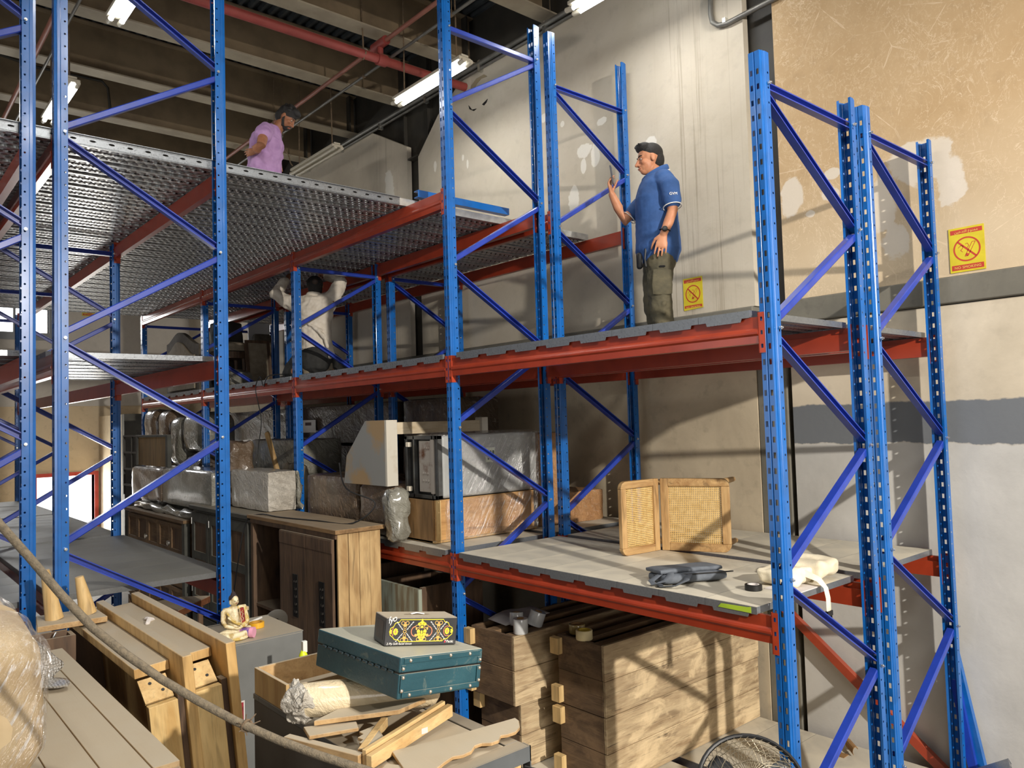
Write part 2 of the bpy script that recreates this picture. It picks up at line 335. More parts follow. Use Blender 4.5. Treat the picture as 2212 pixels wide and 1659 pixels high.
def hcol(y0, y1, z0, z1):
    b = MB(); b.box((WX+.10, y0, z0), (WX+.112, y1, z1)); b.box((WX+.05, y0+.02, z0), (WX+.1, y0+.035, z1)); b.box((WX+.05, y1-.035, z0), (WX+.1, y1-.02, z1))
    obj('steel_column', b, M['steel_dark'], wr)
hcol(1.0, 1.55, FZ, 4.9); hcol(6.0, 6.6, FZ, 4.9)
obj('column_bracket', MB().box((WX+.0, 6.2, 3.47), (WX+.1, 6.42, 3.49)), M['steel_dark'], wr)
obj('spandrel', MB().box((WX+.115, -10, ZT-.9), (WX+.2, YE, 4.95)), M['steel_dark'], wr)
# end wall with a door and a window high up; stub of a lower room at its right
DX0, DX1, DZ = -.62, .36, -.80
we = struct('wall_back', MB().box((-9, YE, FZ), (DX0, YE+.2, .55)).box((DX0, YE, DZ), (DX1, YE+.2, .55)).box((DX1, YE, FZ), (WX+.2, YE+.2, .55)), M['end_masonry'])
wx0, wx1, wz0, wz1 = -2.0, -.42, 1.95, 2.47
obj('panel', MB().box((-9, YE-.02, .55), (wx0, YE+.2, 4.95)).box((wx0, YE-.02, .55), (wx1, YE+.2, wz0)).box((wx0, YE-.02, wz1), (wx1, YE+.2, 4.95)).box((wx1, YE-.02, .55), (WX+.2, YE+.2, 4.95)), M['end_wall'], we)
M['door_red'] = plain('red_door_frame', (196, 62, 40), (176, 52, 34), 4, .5)
d = struct('door_1', MB().box((DX0-.07, YE-.04, FZ), (DX0, YE+.22, DZ+.07)).box((DX1, YE-.04, FZ), (DX1+.07, YE+.22, DZ+.07)).box((DX0, YE-.04, DZ), (DX1, YE+.22, DZ+.07)), M['door_red'])
wi = struct('window_1', MB().box((wx0-.05, YE-.05, wz0-.14), (wx1+.05, YE-.0, wz0)).box((wx0-.05, YE-.04, wz0), (wx0, YE+.1, wz1)).box((wx1, YE-.04, wz0), (wx1+.05, YE+.1, wz1)).box((wx0-.05, YE-.04, wz1), (wx1+.05, YE+.1, wz1+.04)).box((-1.0, YE-.03, wz0), (-.96, YE+.05, wz1)), plain('grey_window_frame', (132, 136, 138), rough=.5))
struct('wall_pier', MB().box((.46, 13.25, FZ), (WX, YE, .34)), M['end_masonry'])
struct('trim_1', MB().box((.42, 13.05, FZ), (.72, 13.245, .34)), M['concrete'])
struct('wall_left', MB().box((-9.2, -10, FZ), (-9, YE, 4.95)), M['end_wall'])
struct('wall_front', MB().box((-9, -10.2, FZ), (WX+.2, -10, 4.95)), M['end_wall'])
# ceiling: corrugated sheet on deep I-beams, all parts of the ceiling
cb = MB(); prof = []; y = -10; 
xs = [-9+.12*i for i in range(int((WX+9.2)/.12)+1)]
pl = []
for x in xs: pl += [(x, 0), (x+.035, 0), (x+.05, .05), (x+.105, .05)]
pl = [p for p in pl if p[0] < WX+.2]; pl += [(pl[-1][0], .1), (-9, .1)]
ce = struct('ceiling', cb.prism(pl, (0, -10, 4.86), (1, 0, 0), (0, 0, 1), (0, 25.2, 0)), M['roof_deck'])
for k in range(-6, 8):
    yb = 3.78+1.403*k
    if yb < -9.5 or yb > 14.9: continue
    obj('beam_web', MB().box((-9, yb-.008, 4.3), (WX+.1, yb+.008, 4.84)).box((-9, yb-.09, 4.84), (WX+.1, yb+.09, 4.855)), M['roof_beam'], ce)
    obj('beam_flange', MB().box((-9, yb-.11, 4.285), (WX+.1, yb+.11, 4.302)), M['roof_flange'], ce)
    obj('end_plate', MB().box((WX-.02, yb-.1, 4.302), (WX-.0, yb+.1, 4.84)), M['steel_dark'], ce)
# ------------------------------------------------------------------ pipes, conduits, lamps
def pipe(name, pts, r, m, label, cat, n=10):
    return tag(obj(name, MB().tube(pts, r, n, caps=False), m, smooth=1), label, cat)
p = pipe('sprinkler_pipe', [(-8.95, 5.15, 4.0), (WX-.006, 5.15, 4.0)], .05, M['red_pipe'], 'thick red sprinkler pipe crossing under the roof beams into a hole in the wall', 'pipe')
obj('pipe_collar', MB().cyl((.99, 5.15, 4.0), (1.1, 5.15, 4.0), .065, 14), M['red_pipe'], p, smooth=1)
obj('riser', MB().tube([(1.03, 5.15, 4.0), (1.03, 5.15, 4.17)], .036, 10), M['red_pipe'], p, smooth=1)
obj('tee_joint', MB().cyl((1.03, 5.02, 4.17), (1.03, 5.28, 4.17), .05, 12), M['red_pipe'], p, smooth=1)
obj('clamp_strap', MB().tube([(.82, 5.15, 4.06), (.82, 5.21, 4.0), (.82, 5.15, 3.94), (.82, 5.09, 4.0), (.82, 5.15, 4.06), (.8, 5.15, 4.8)], .008, 6), M['rope'], p)
p = pipe('branch_pipe', [(1.03, -9, 4.17), (1.03, 14.9, 4.17)], .024, M['pink_pipe'], 'thin dull red pipe running along the racks beside the grey conduit', 'pipe')
obj('sprinkler_head', MB().lathe([(.012, 0), (.012, .05), (.045, .055), (.045, .06), (.0, .065)], (1.03, 5.5, 4.19)), M['bolt'], p)
for yy in (7.9, 10.4): obj('hanger', MB().cyl((1.03, yy, 4.17), (1.03, yy, 4.8), .005, 6).cyl((1.03, yy-.012, 4.17), (1.03, yy+.012, 4.17), .03, 12), M['rope'], p)
p = pipe('ceiling_conduit', [(1.15, -9, 4.05), (1.15, 14.9, 4.05)], .016, M['conduit'], 'slim grey conduit hung just below the thin red pipe', 'conduit')
for yy in (4.0, 5.7, 7.9, 8.4): obj('hanger', MB().cyl((1.15, yy, 4.05), (1.15, yy, 4.8), .004, 6).cyl((1.15, yy-.02, 4.05), (1.15, yy+.02, 4.05), .022, 10), M['rope'], p)
obj('junction_box', MB().lathe([(.0, -.03), (.05, -.03), (.05, .03), (.0, .03)], (1.15, 8.0, 4.05), (1, 0, 0), 14), M['conduit'], p, smooth=1)
obj('drop_cable', MB().tube(smoothpath([(1.15, 8.0, 4.03), (1.2, 8.0, 3.9), (1.27, 8.0, 3.8), (1.3, 8.0, 3.7), (1.33, 8.0, 3.66)]), .009, 6), M['rope'], p, smooth=1)
p = pipe('wall_conduit', [(WX-.036, -9, ZT+.03), (WX-.036, 14.9, ZT+.03)], .03, M['conduit'], 'grey conduit run along the top edge of the right wall panels', 'conduit')
obj('second_conduit', MB().tube([(WX-.03, -9, ZT-.03), (WX-.03, 14.9, ZT-.03)], .016, 8, caps=False), M['conduit'], p, smooth=1)
for k in range(9): obj('clip', MB().box((WX-.06, 2.6+1.1*k, ZT-.07), (WX-.004, 2.64+1.1*k, ZT+.06)), M['bolt'], p)
p = pipe('bent_conduit', [at(1535, -60, 'x', WX-.03), at(1535, 30, 'x', WX-.03), at(1539, 48, 'x', WX-.03), at(1552, 55, 'x', WX-.03), at(1572, 50, 'x', WX-.03), at(1690, -12, 'x', WX-.03), at(1800, -68, 'x', WX-.03)], .022, M['conduit'], 'bent grey conduit looping on the wall above the corner post', 'conduit')
obj('clip', MB().box((WX-.05, 1.56, 3.27), (WX-.004, 1.59, 3.32)), M['bolt'], p)
p = pipe('copper_pipe', [(-1.87, -9, 4.05), (-1.87, 14.9, 4.05)], .026, M['pink_pipe'], 'dull copper coloured pipe at far left under the roof beams', 'pipe')
p = pipe('ceiling_conduit', [(-1.74, -9, 4.05), (-1.74, 14.9, 4.05)], .015, M['conduit'], 'slim conduit beside the copper coloured pipe at far left', 'conduit')
p = pipe('ceiling_conduit', [at(0, 118, 'y', 9.3), at(80, 145, 'y', 9.3), at(220, 175, 'y', 9.3), at(233, 190, 'y', 9.3), at(238, 235, 'y', 9.3)], .018, M['steel_dark'], 'dark conduit bent down the web of a roof beam at left', 'conduit')
# rough hole round the sprinkler pipe and cracked plaster below it
hole = tag(obj('wall_hole', MB().prism([(.11*math.cos(a)*(1+.2*math.sin(3*a)), .12*math.sin(a)*(1+.15*math.cos(5*a))) for a in [k*.4 for k in range(16)]], (WX-.003, 5.15, 4.0), (0, 1, 0), (0, 0, 1), (.002, 0, 0)), M['panel_far']), 'ragged plaster ring where the red pipe enters the wall', 'plaster')
def crack(pts, name='plaster_flake'):
    return MB().prism([(p.y, p.z) for p in [at(x, y, 'x', WX) for x, y in pts]], (WX-.008, 0, 0), (0, 1, 0), (0, 0, 1), (.007, 0, 0))
obj('plaster_edge', crack([(1016, 205), (1019, 185), (1030, 170), (1046, 161), (1053, 165), (1040, 170), (1030, 182), (1022, 203)]), plain('brown_plaster', (150, 136, 110), rough=.9), hole)
obj('chip', crack([(1013, 228), (1020, 237), (1030, 235), (1024, 240), (1015, 236)]), M['black'], hole)
obj('chip', crack([(1042, 226), (1054, 214), (1051, 222), (1046, 228)]), M['black'], hole)
# fluorescent fittings hung on ropes
def lampfit(i, p, label, lit=True):
    t = thing('fluorescent_lamp', label, 'lamp', p, 0, 'fluorescent lamps')
    obj('housing', MB().box((-.075, -.62, 0), (.075, .62, .035)).box((-.045, -.62, .035), (.045, .62, .06)), M['white_plastic'], t, bevel=.006)
    for s in (-1, 1):
        obj('tube', MB().cyl((s*.045, -.58, -.03), (s*.045, .58, -.03), .019, 12), M['tube_on'] if lit else M['white_plastic'], t, smooth=1)
        for e in (-1, 1): obj('end_cap', MB().cyl((s*.045, e*.575, -.03), (s*.045, e*.66, -.02), .023, 10), M['white_plastic'], t, smooth=1)
    for e in (-1, 1): obj('rope', MB().cyl((0, e*.48, .06), (0.01*e, e*.48, 1.22), .008, 6), M['rope'], t)
    return t
lampfit(0, TUBES[0], 'lit twin tube lamp on ropes behind the tall blue post')
lampfit(1, TUBES[1], 'lit twin tube lamp cut by the top edge above the wall')
lampfit(2, TUBES[2], 'lit twin tube lamp at top left above the blue brace')
lampfit(3, TUBES[3], 'lit twin tube lamp half hidden by the left pair of posts')
lampfit(4, (1.4, 7.45, 3.6), 'unlit twin tube lamp hanging near the wall right of the lilac shirt man', False)
# ------------------------------------------------------------------ pallet racks
BW, BD, BL, GAP = .08, .07, 2.593, .1015
Z1, Z2, Z3 = -.957, .487, 1.745
def post_mesh(h, top_v=0):
    """rolled upright: pierced web at x=0 facing -x, stepped sides, pierced flanges; y 0..BW, z 0..h"""
    b = MB(); Zv = (0, 0, 1); a = .010; w = BW
    b.holestrip((0, a, 0), (0, 1, 0), Zv, .026, 0, h, .075, .013, .028)
    b.holestrip((0, w-a-.026, 0), (0, 1, 0), Zv, .026, 0, h, .075, .013, .028)
    g0, g1 = a+.026, w-a-.026
    path = [(0, g0), (.006, g0+.004), (.006, g1-.004), (0, g1)]
    for (p, q) in zip(path, path[1:]): b.quad((p[0], p[1], 0), (q[0], q[1], 0), (q[0], q[1], h), (p[0], p[1], h))
    for s in (0, 1):
        Y = (lambda v: v) if s == 0 else (lambda v: w-v)
        side = [(0, a), (.014, a-.002), (.016, a-.006), (.030, a-.006), (.034, 0.0), (.040, 0.0)]
        for (p, q) in zip(side, side[1:]): b.quad((p[0], Y(p[1]), 0), (q[0], Y(q[1]), 0), (q[0], Y(q[1]), h), (p[0], Y(p[1]), h))
        b.holestrip((.040, Y(0), 0), (1, 0, 0), Zv, .030, 0, h, .075, .012, .012, True)
        b.quad((.070, Y(0), 0), (.068, Y(.014), 0), (.068, Y(.014), h), (.070, Y(0), h))
    return b
_pm = {}
def post(parent, h, back):
    k = (round(h, 3), back)
    if k not in _pm:
        b = post_mesh(h)
        if back: b.v = [(1.0-x, y, z) for (x, y, z) in b.v]
        _pm[k] = b.mesh('post', M['post'])
    return link('post', _pm[k], parent)
_bm = {}
def brace(parent, x0, z0, x1, z1, opened):
    k = (round(x0, 3), round(z1-z0, 3), round(x1, 3), opened)
    if k not in _bm:
        b = MB(); d = Vector((x1-x0, 0, z1-z0)); n = Vector((-d.z, 0, d.x)).normalized(); o = Vector((x0, 0, 0)); W = .019
        if opened: pf = [(-W, .014), (-W+.006, .014), (-W+.006, .050), (W-.006, .050), (W-.006, .014), (W, .014), (W, .056), (-W, .056)]
        else: pf = [(-W, .056), (-W, .016), (-W+.005, .012), (W-.005, .012), (W, .016), (W, .056)]
        b.prism(pf, o, n, (0, 1, 0), d); _bm[k] = b.mesh('brace', M['brace'])
    return link('brace', _bm[k], parent, (0, 0, z0))
_bolt = MB().cyl((0, .0, 0), (0, -.012, 0), .009, 8).cyl((0, -.012, 0), (0, -.02, 0), .005, 6).mesh('bolt', M['bolt'])
_foot = MB().box((-.03, -.03, 0), (.1, .11, .006)).mesh('foot_plate', M['post'])
def frame(x, y, ztop, zh, first_front, label, zstop=None):
    """upright frame: two posts 1 m apart in depth, one level brace at zh and a zigzag below it"""
    t = thing('upright_frame', label, 'rack frame', (x, y, FZ), 0, 'blue upright frames')
    h = ztop-FZ; post(t, h, False); post(t, h, True)
    link('foot_plate', _foot, t); link('foot_plate', _foot, t, (.93, 0, 0))
    zh -= FZ; xa, xb = .052, .948
    brace(t, xa-.01, zh, xb+.01, zh, first_front)
    bolts = [(xa, zh), (xb, zh)]; side = first_front; z = zh
    while z-.604 > .08:
        zn = z-.604
        x0, x1 = (xa, xb) if side else (xb, xa)
        brace(t, x0, z-.035, x1, zn+.035, side)
        bolts.append((x1, zn)); z = zn; side = not side
    for (bx, bz) in bolts: link('bolt', _bolt, t, (bx, -.002, bz))
    return t
XB = 1.0+GAP
SIDE = {0: 'corner', 1: 'second', 2: 'third', 3: 'fourth', 4: 'fifth'}
for i in range(5):
    y = BL*i
    if i == 0: a = b = (1.792, 1.634, True)
    elif i == 1: a = (3.296, 2.998, False); b = (3.296, 2.838, True)
    else: a = (1.74, 1.60, False); b = (1.74, 1.60, True)
    nm = ['short blue frame at the near right end of the rack', 'tall blue frame rising above the mezzanine edge', 'blue frame behind the kneeling man under the mezzanine deck', 'blue frame beyond the kneeling man under the mezzanine', 'farthest blue frame of the wall rack'][i]
    frame(0, y, *a, nm+', aisle side of the pair'); frame(XB, y, *b, nm+', wall side of the pair')
CY0, CL, CXA = 3.065, 2.63, -1.46
for i in range(4):
    y = CY0+CL*i; tp = 3.296 if i == 0 else 1.74; zh = 2.985 if i == 0 else 1.60
    nm = ['tall blue frame at near left', 'second blue frame along the left rack', 'third blue frame along the left rack', 'last blue frame of the left rack'][i]
    frame(CXA-1.0, y, tp, zh if i == 0 else 1.65, True, nm+', nearer the aisle')
    frame(CXA-2.0-GAP+.01, y, tp, 2.985 if i == 0 else 1.65, False if i != 0 else True, nm+', behind its twin at the outer side')
# beams --------------------------------------------------------------------
_mesh = {}
def beam(x, y0, ln, z, face, label, group):
    """face -1: mounted on a web facing -x at x; +1: on a web facing +x"""
    t = thing('rack_beam', label, 'rack beam', (x, y0, z), 0, group); s = -face
    k = (round(ln, 3), face)
    if k not in _mesh:
        pf = [(.004, 0), (.004, -.056), (-.002, -.064), (-.007, -.075), (-.007, -.084), (-.001, -.094), (.001, -.13), (.046, -.13), (.046, -.034), (.026, -.034), (.026, 0)]
        _mesh[k] = MB().prism([(p[0]*s, p[1]) for p in (pf if s > 0 else pf[::-1])], (0, .001, 0), (1, 0, 0), (0, 0, 1), (0, ln-.002, 0)).mesh('beam_body', M['beam'])
        for e in (0, 1):
            b = MB(); y = -.036 if e == 0 else ln+.002
            b.holestrip((-.0035*s, y, -.178), (0, 1, 0), (0, 0, 1), .034, 0, .198, .066, .011, .02)
            yy = 0 if e == 0 else ln
            b.box((min(-.0035*s, .052*s), yy-.004, -.178), (max(-.0035*s, .052*s), yy, .02)) if e == 0 else b.box((min(-.0035*s, .052*s), yy, -.178), (max(-.0035*s, .052*s), yy+.004, .02))
            y2 = y+.034 if e == 0 else y
            b.quad((-.0035*s, y2, -.178), (-.0035*s, yy, -.178), (-.0035*s, yy, .02), (-.0035*s, y2, .02))
            _mesh[k+(e,)] = b.mesh('connector', M['conn'])
    link('beam_body', _mesh[k], t); link('connector', _mesh[k+(0,)], t); link('connector', _mesh[k+(1,)], t)
    return t
WHICH = ['aisle front', 'back of the aisle row', 'front of the wall row', 'wall side']
LV = {0: 'lowest', 1: 'lower', 2: 'middle', 3: 'top'}
BAY = ['nearest right bay', 'second bay', 'third bay', 'farthest bay']
for i in range(4):
    for lv, z in ((0, -2.41), (1, Z1), (2, Z2), (3, Z3)):
        if lv == 3 and i == 0: continue
        if lv == 0 and i > 0: continue
        
        for j, (x, f) in enumerate(((0, -1), (1.0, 1), (XB, -1), (XB+1.0, 1))):
            beam(x, BL*i+BW, BL-BW, z, f, 'orange red %s level beam, %s, %s, wall rack' % (LV[lv], WHICH[j], BAY[i]), 'wall rack beams')
for i in range(3):
    for lv, z in ((1, Z1+.01), (2, Z2-.005), (3, Z3)):
        for j, (x, f) in enumerate(((CXA, 1), (CXA-1.0, -1), (CXA-1.09, 1), (CXA-2.09, -1))):
            beam(x, CY0+CL*i+BW, CL-BW, z, f, 'dark red %s level beam, %s, %s bay, left rack' % (LV[lv], ['aisle side', 'inner side', 'inner side of the outer row', 'outermost'][j], ORD(i)), 'left rack beams')
# decks --------------------------------------------------------------------
def plank_mesh(ln, m, tabs=True, wd=.3, th=.035, name='plank'):
    b = MB(); w = wd
    pf = [(.001, th), (w-.001, th), (w-.001, .001), (w-.006, .001), (w-.006, th-.004)]
    for c in (.78, .5, .22): pf += [(w*c+.034, th-.004), (w*c+.022, .006), (w*c-.022, .006), (w*c-.034, th-.004)]
    pf += [(.006, th-.004), (.006, .001), (.001, .001)]
    b.prism(pf[::-1], (0, 0, 0), (0, 1, 0), (0, 0, 1), (ln, 0, 0))
    if tabs:
        tab = [(.001, th-.001), (w-.001, th-.001), (w-.001, -.002), (w-.045, -.002), (w-.052, -.02), (.052, -.02), (.045, -.002), (.001, -.002)]
        for x in (-.0025, ln): b.prism(tab, (x, 0, 0), (0, 1, 0), (0, 0, 1), (.0025, 0, 0))
    return b.mesh(name, m)
def deck(name, x0, x1, y0, n, z, m, label, wd=.3, group=None):
    t = thing(name, label, 'shelf deck', (x0, y0, z), 0, group); me = plank_mesh(x1-x0, m, wd=wd)
    for k in range(n): link('plank', me, t, (0, wd*k, 0))
    return t
G = 'steel shelf decks of the wall rack'
for i in range(4):
    y0 = BL*i+(.118 if i == 0 else .09); n = 8
    if True:
        deck('shelf_deck', -.011, .988, y0+.03, n, Z1, M['galv_dusty'], 'dusty steel shelf deck of the lower level in the %s, aisle side' % BAY[i], group=G)
        deck('shelf_deck', XB-.011, XB+.988+.02, y0+.03, n, Z1, M['galv_dusty'], 'dusty steel shelf deck of the lower level in the %s, wall side' % BAY[i], group=G)
    deck('shelf_deck', -.011, .99, y0, n, Z2, M['galv'], 'grey steel shelf deck of the middle level in the %s, aisle side' % BAY[i], group=G)
    deck('shelf_deck', XB-.011, XB+1.01, y0, n, Z2, M['galv'], 'grey steel shelf deck of the middle level in the %s, wall side' % BAY[i], group=G)
deck('shelf_deck', -.011, .99, .13, 8, -2.41, M['galv_dusty'], 'dusty bottom deck on the floor at right, aisle side, under the fan', group=G)
deck('shelf_deck', XB-.011, XB+1.01, .13, 8, -2.41, M['galv_dusty'], 'dusty bottom deck on the floor at right, wall side', group=G)
G = 'steel shelf decks of the left rack'
for i in range(3):
    y0 = CY0+CL*i+.09
    for (a, b_, s) in ((CXA-.99, CXA+.011, 'aisle row'), (CXA-2.08, CXA-1.08, 'outer row')):
        deck('shelf_deck', a, b_, y0, 8, Z1+.01, M['galv_half'], 'grey steel deck of the lower level, %s bay of the left rack, %s' % (ORD(i), s), wd=.315, group=G)
        if i == 0: deck('shelf_deck', a, b_, y0+.22, 7, Z2-.005, M['galv'], 'shiny steel deck of the middle level, %s bay of the left rack, %s' % (ORD(i), s), wd=.315, group=G)
# mezzanine deck at the top level, spanning both racks
t = thing('mezzanine_deck', 'perforated steel mezzanine deck bridging the aisle above both racks', 'deck', (CXA-2.2, 3.15, Z3))
w = .3; ln = XB+1.0-CXA+2.2
pf = [(.001, .06), (w-.001, .06), (w-.001, .002), (w-.008, .002), (w-.008, .05)]
for c in (.8, .5, .2): pf += [(w*c+.045, .05), (w*c+.03, .012), (w*c-.03, .012), (w*c-.045, .05)]
pf += [(.008, .05), (.008, .002), (.001, .002)]
pm = MB().prism(pf[::-1], (0, 0, 0), (0, 1, 0), (0, 0, 1), (ln, 0, 0)).mesh('plank', M['perf'])
for k in range(24): link('plank', pm, t, (0, w*k, 0))
eb = MB().holestrip((0, -.004, .006), (0, 0, 1), (1, 0, 0), .056, 0, CXA*-1+2.2-.06, .105, .014, .036, True); eb.box((0, -.003, .0), (-CXA+2.14, .0, .004)).box((0, -.02, .058), (-CXA+2.14, .0, .062))
obj('edge_trim', eb, M['galv'], t); obj('edge_backing', MB().box((0, .001, .004), (-CXA+2.14, .004, .06)), M['dark_void'], t)
tag(obj('blue_channel', MB().prism([(0, 0), (.06, 0), (.06, .008), (.008, .008), (.008, .05), (.06, .05), (.06, .058), (0, .058)], (.06, 3.06, Z3+.064), (0, 1, 0), (0, 0, 1), (.95, 0, 0)), M['post']), 'loose blue steel channel lying on the mezzanine edge behind the tall post', 'steel channel')
# ------------------------------------------------------------------ goods on and under the racks
from mathutils import noise as mnoise
def base_of(mb):
    xs = [v[0] for v in mb.v]; ys = [v[1] for v in mb.v]; zs = [v[2] for v in mb.v]
    return Vector(((min(xs)+max(xs))/2, (min(ys)+max(ys))/2, min(zs)))
def root_loc(o):
    p = Vector((0, 0, 0))
    while o is not None: p += o.location; o = o.parent
    return p
def wob(name, mb, m, parent=None, label=None, cat=None, group=None, **kw):
    """mesh given in room coordinates; hung on its parent, or a thing of its own with its origin at its base"""
    o0 = root_loc(parent) if parent else base_of(mb)
    mb.v = [(v[0]-o0.x, v[1]-o0.y, v[2]-o0.z) for v in mb.v]
    o = obj(name, mb, m, parent, **kw)
    if parent is None: o.location = o0
    if label: tag(o, label, cat, group)
    return o
def lump(lo, hi, rnd=.35, amp=.015, ns=6, cuts=9, taper=0, M4=None, seed=0, sag=0):
    """soft padded block between two corners: superellipsoid box with noise folds"""
    b = MB(); lo, hi = Vector(lo), Vector(hi); c = (lo+hi)/2; h = (hi-lo)/2; bm = bmesh.new(); bmesh.ops.create_cube(bm, size=2)
    bmesh.ops.subdivide_edges(bm, edges=bm.edges[:], cuts=cuts, use_grid_fill=True)
    mn = min(h)
    for v in bm.verts:
        p = v.co.copy(); q = Vector([p[i]*h[i] for i in range(3)]); r = rnd*mn
        inner = Vector([max(-(h[i]-r), min(h[i]-r, q[i])) for i in range(3)]); d = q-inner
        if d.length > 1e-6: q = inner+d.normalized()*min(r, max(d))if max(d)>0 else inner+d.normalized()*min(r, d.length)
        q = inner+(d.normalized()*r if d.length > 1e-6 else Vector((0, 0, 0)))
        n = mnoise.noise_vector((q+c)*ns+Vector((seed, 0, 0)))*amp+mnoise.noise_vector((q+c)*ns*2.7+Vector((0, seed, 0)))*amp*.5
        if taper: k = 1-taper*(p.z+1)/2; q.x *= k; q.y *= k
        if sag: q.z -= sag*(1-p.x*p.x)*(1-p.y*p.y)*max(p.z, 0)
        q += n; q = (M4 @ q) if M4 else q
        v.co = q+c
    bm.verts.index_update(); b.add([v.co.copy() for v in bm.verts], [[v.index for v in f.verts] for f in bm.faces]); bm.free(); return b
W_OAK = wood('oiled_mango_wood', (196, 166, 118), (160, 126, 82), 'z', 1.2, .55); W_OAKX = wood('oiled_mango_top', (150, 118, 78), (112, 84, 52), 'y', 1.2, .6, dust=.55)
W_DARK = wood('dark_brown_wood', (104, 80, 58), (72, 54, 40), 'z', 1.2, .6, dust=.5); W_OLD = wood('aged_brown_wood', (124, 98, 68), (92, 70, 48), 'y', 1.3, .75, dust=.4)
W_GREY = plain('grey_green_painted_wood', (78, 78, 70), (60, 60, 54), 5, .65, dust=.5); W_PALE = wood('pale_dusty_wood', (196, 164, 112), (170, 132, 82), 'z', 1.2, .7, dust=.9)
W_PALEY = wood('pale_dusty_board', (190, 158, 112), (160, 126, 82), 'y', 1.2, .7, dust=.98)
W_CRATE = wood('weathered_crate_wood', (210, 188, 150), (160, 134, 100), 'x', 1.5, .8, c3=(84, 62, 44), bump=.5); W_CRATE_E = wood('shaded_weathered_crate', (118, 94, 68), (86, 66, 47), 'y', 1.3, .8, c3=(48, 36, 26), bump=.5)  # crate ends: weathered wood with the shade of their side put into the colour
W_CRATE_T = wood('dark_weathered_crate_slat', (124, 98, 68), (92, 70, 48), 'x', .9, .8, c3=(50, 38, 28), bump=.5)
W_PLY = wood('fresh_plywood', (212, 182, 128), (192, 156, 100), 'z', 1, .6, bump=.05); W_WASH = plain('whitewashed_wood', (196, 190, 176), (160, 140, 110), 3, .7, lo=.5, hi=.7)
F_BROWN = film('film_over_brown_card', (118, 98, 78), (94, 78, 60), 6); F_GREY = film('film_over_grey_foam', (134, 132, 120), (108, 105, 94), 5); F_WHITE = film('film_over_white_foam', (196, 190, 178), (170, 162, 148), 8, 1.0)
F_CARD = film('film_over_cardboard', (184, 140, 96), (160, 116, 76), 9, .8); F_DARK = film('dark_film_wrap', (84, 68, 52), (60, 48, 37), 4)
CLOTH_GREY = plain('grey_upholstery', (96, 88, 76), (80, 73, 62), 20, .9, bump=.2); CLOTH_BEIGE = plain('beige_upholstery', (150, 138, 118), (132, 120, 100), 14, .9, bump=.2)
STEEL_GREY = plain('grey_steel_paint', (116, 118, 116), (102, 104, 102), 3, .5, dust=.9)
# --- sideboard with open bay and two sliding doors, standing in the aisle
t = thing('sideboard', 'tall wooden sideboard with pale grained end and two dark sliding doors', 'cabinet', (-.3, 4.3, FZ))
x0, x1, y0, y1, zt = -.49, -.11, 3.47, 5.13, -.784
wob('top', MB().box((x0-.03, y0-.03, zt-.035), (x1+.03, y1+.03, zt)), W_OAKX, t, bevel=.004)
for k in range(4): wob('side_board', MB().box((x0+.004+.0945*k, y0, FZ), (x0+.0965*k+.0935, y0+.022, zt-.036)), W_OAK, t, bevel=.002)
wob('end_panel', MB().box((x0, y1-.025, FZ), (x1, y1, zt-.036)), W_DARK, t)
wob('back_panel', MB().box((x1-.012, y0+.022, FZ), (x1, y1-.025, zt-.036)), W_DARK, t)
wob('divider', MB().box((x0+.02, 4.42, FZ+.08), (x1-.012, 4.445, zt-.036)), W_DARK, t)
wob('shelf', MB().box((x0+.02, 4.445, -1.62), (x1-.012, y1-.026, -1.595)), W_DARK, t)
wob('shelf', MB().box((x0+.02, 4.445, -2.2), (x1-.012, y1-.026, -2.175)), W_DARK, t)
wob('plinth', MB().box((x0+.02, y0+.022, FZ), (x0+.04, y1-.026, FZ+.08)), W_DARK, t)
wob('rail', MB().box((x0-.012, y0+.01, zt-.075), (x0+.012, y1, zt-.036)), W_DARK, t)
wob('corner_post', MB().box((x0-.006, y1-.05, FZ), (x0+.03, y1, zt-.08)), W_DARK, t)
for (a, b) in ((3.485, 3.925), (3.93, 4.43)):
    dd = MB().box((x0-.04, a, FZ+.05), (x0-.016, b, zt-.075)); dr = wob('door', dd, W_DARK, t, bevel=.003)
    wob('rail_strip', MB().box((x0-.044, a+.004, zt-.18), (x0-.04, b-.004, zt-.085)), W_DARK, dr)
    ym = a+.38*(b-a); pl = MB().box((x0-.048, ym-.045, -1.55), (x0-.0405, ym+.045, -1.2)); pp = wob('name_plate', pl, plain('dark_bronze_plate', (44, 42, 40), (34, 32, 30), 8, .45, .6) if a < 3.9 else bpy.data.materials['dark_bronze_plate'], dr, bevel=.002)
    lt = MB()
    for r in range(5):
        w_ = .05 if r % 2 else .06; z = -1.27-.062*r
        for k in range(3 if r else 4): lt.box((x0-.051, ym-w_/2+k*w_/4, z), (x0-.048, ym-w_/2+k*w_/4+.009, z+.024)); lt.box((x0-.051, ym-w_/2+k*w_/4, z+(.018 if k % 2 else 0)), (x0-.048, ym-w_/2+k*w_/4+.014, z+(.024 if k % 2 else .006)))
    wob('raised_lettering', lt, plain('worn_letter_relief', (84, 80, 74), rough=.5, metal=.5) if a < 3.9 else bpy.data.materials['worn_letter_relief'], dr)
tag(obj('power_cable', MB().tube(smoothpath([(-.2, 3.95, -.3), (-.25, 3.75, -.5), (-.1, 3.55, -.62), (-.25, 3.65, -.774), (-.35, 4.1, -.778), (-.44, 4.6, -.778), (-.46, 5.0, -.778), (-.52, 5.17, -.85), (-.58, 5.22, -1.2), (-.6, 5.35, -1.7), (-.62, 5.5, FZ+.02)]), .006, 8), M['black'], smooth=1), 'black cable looped over the sideboard top and down its left end', 'cable')
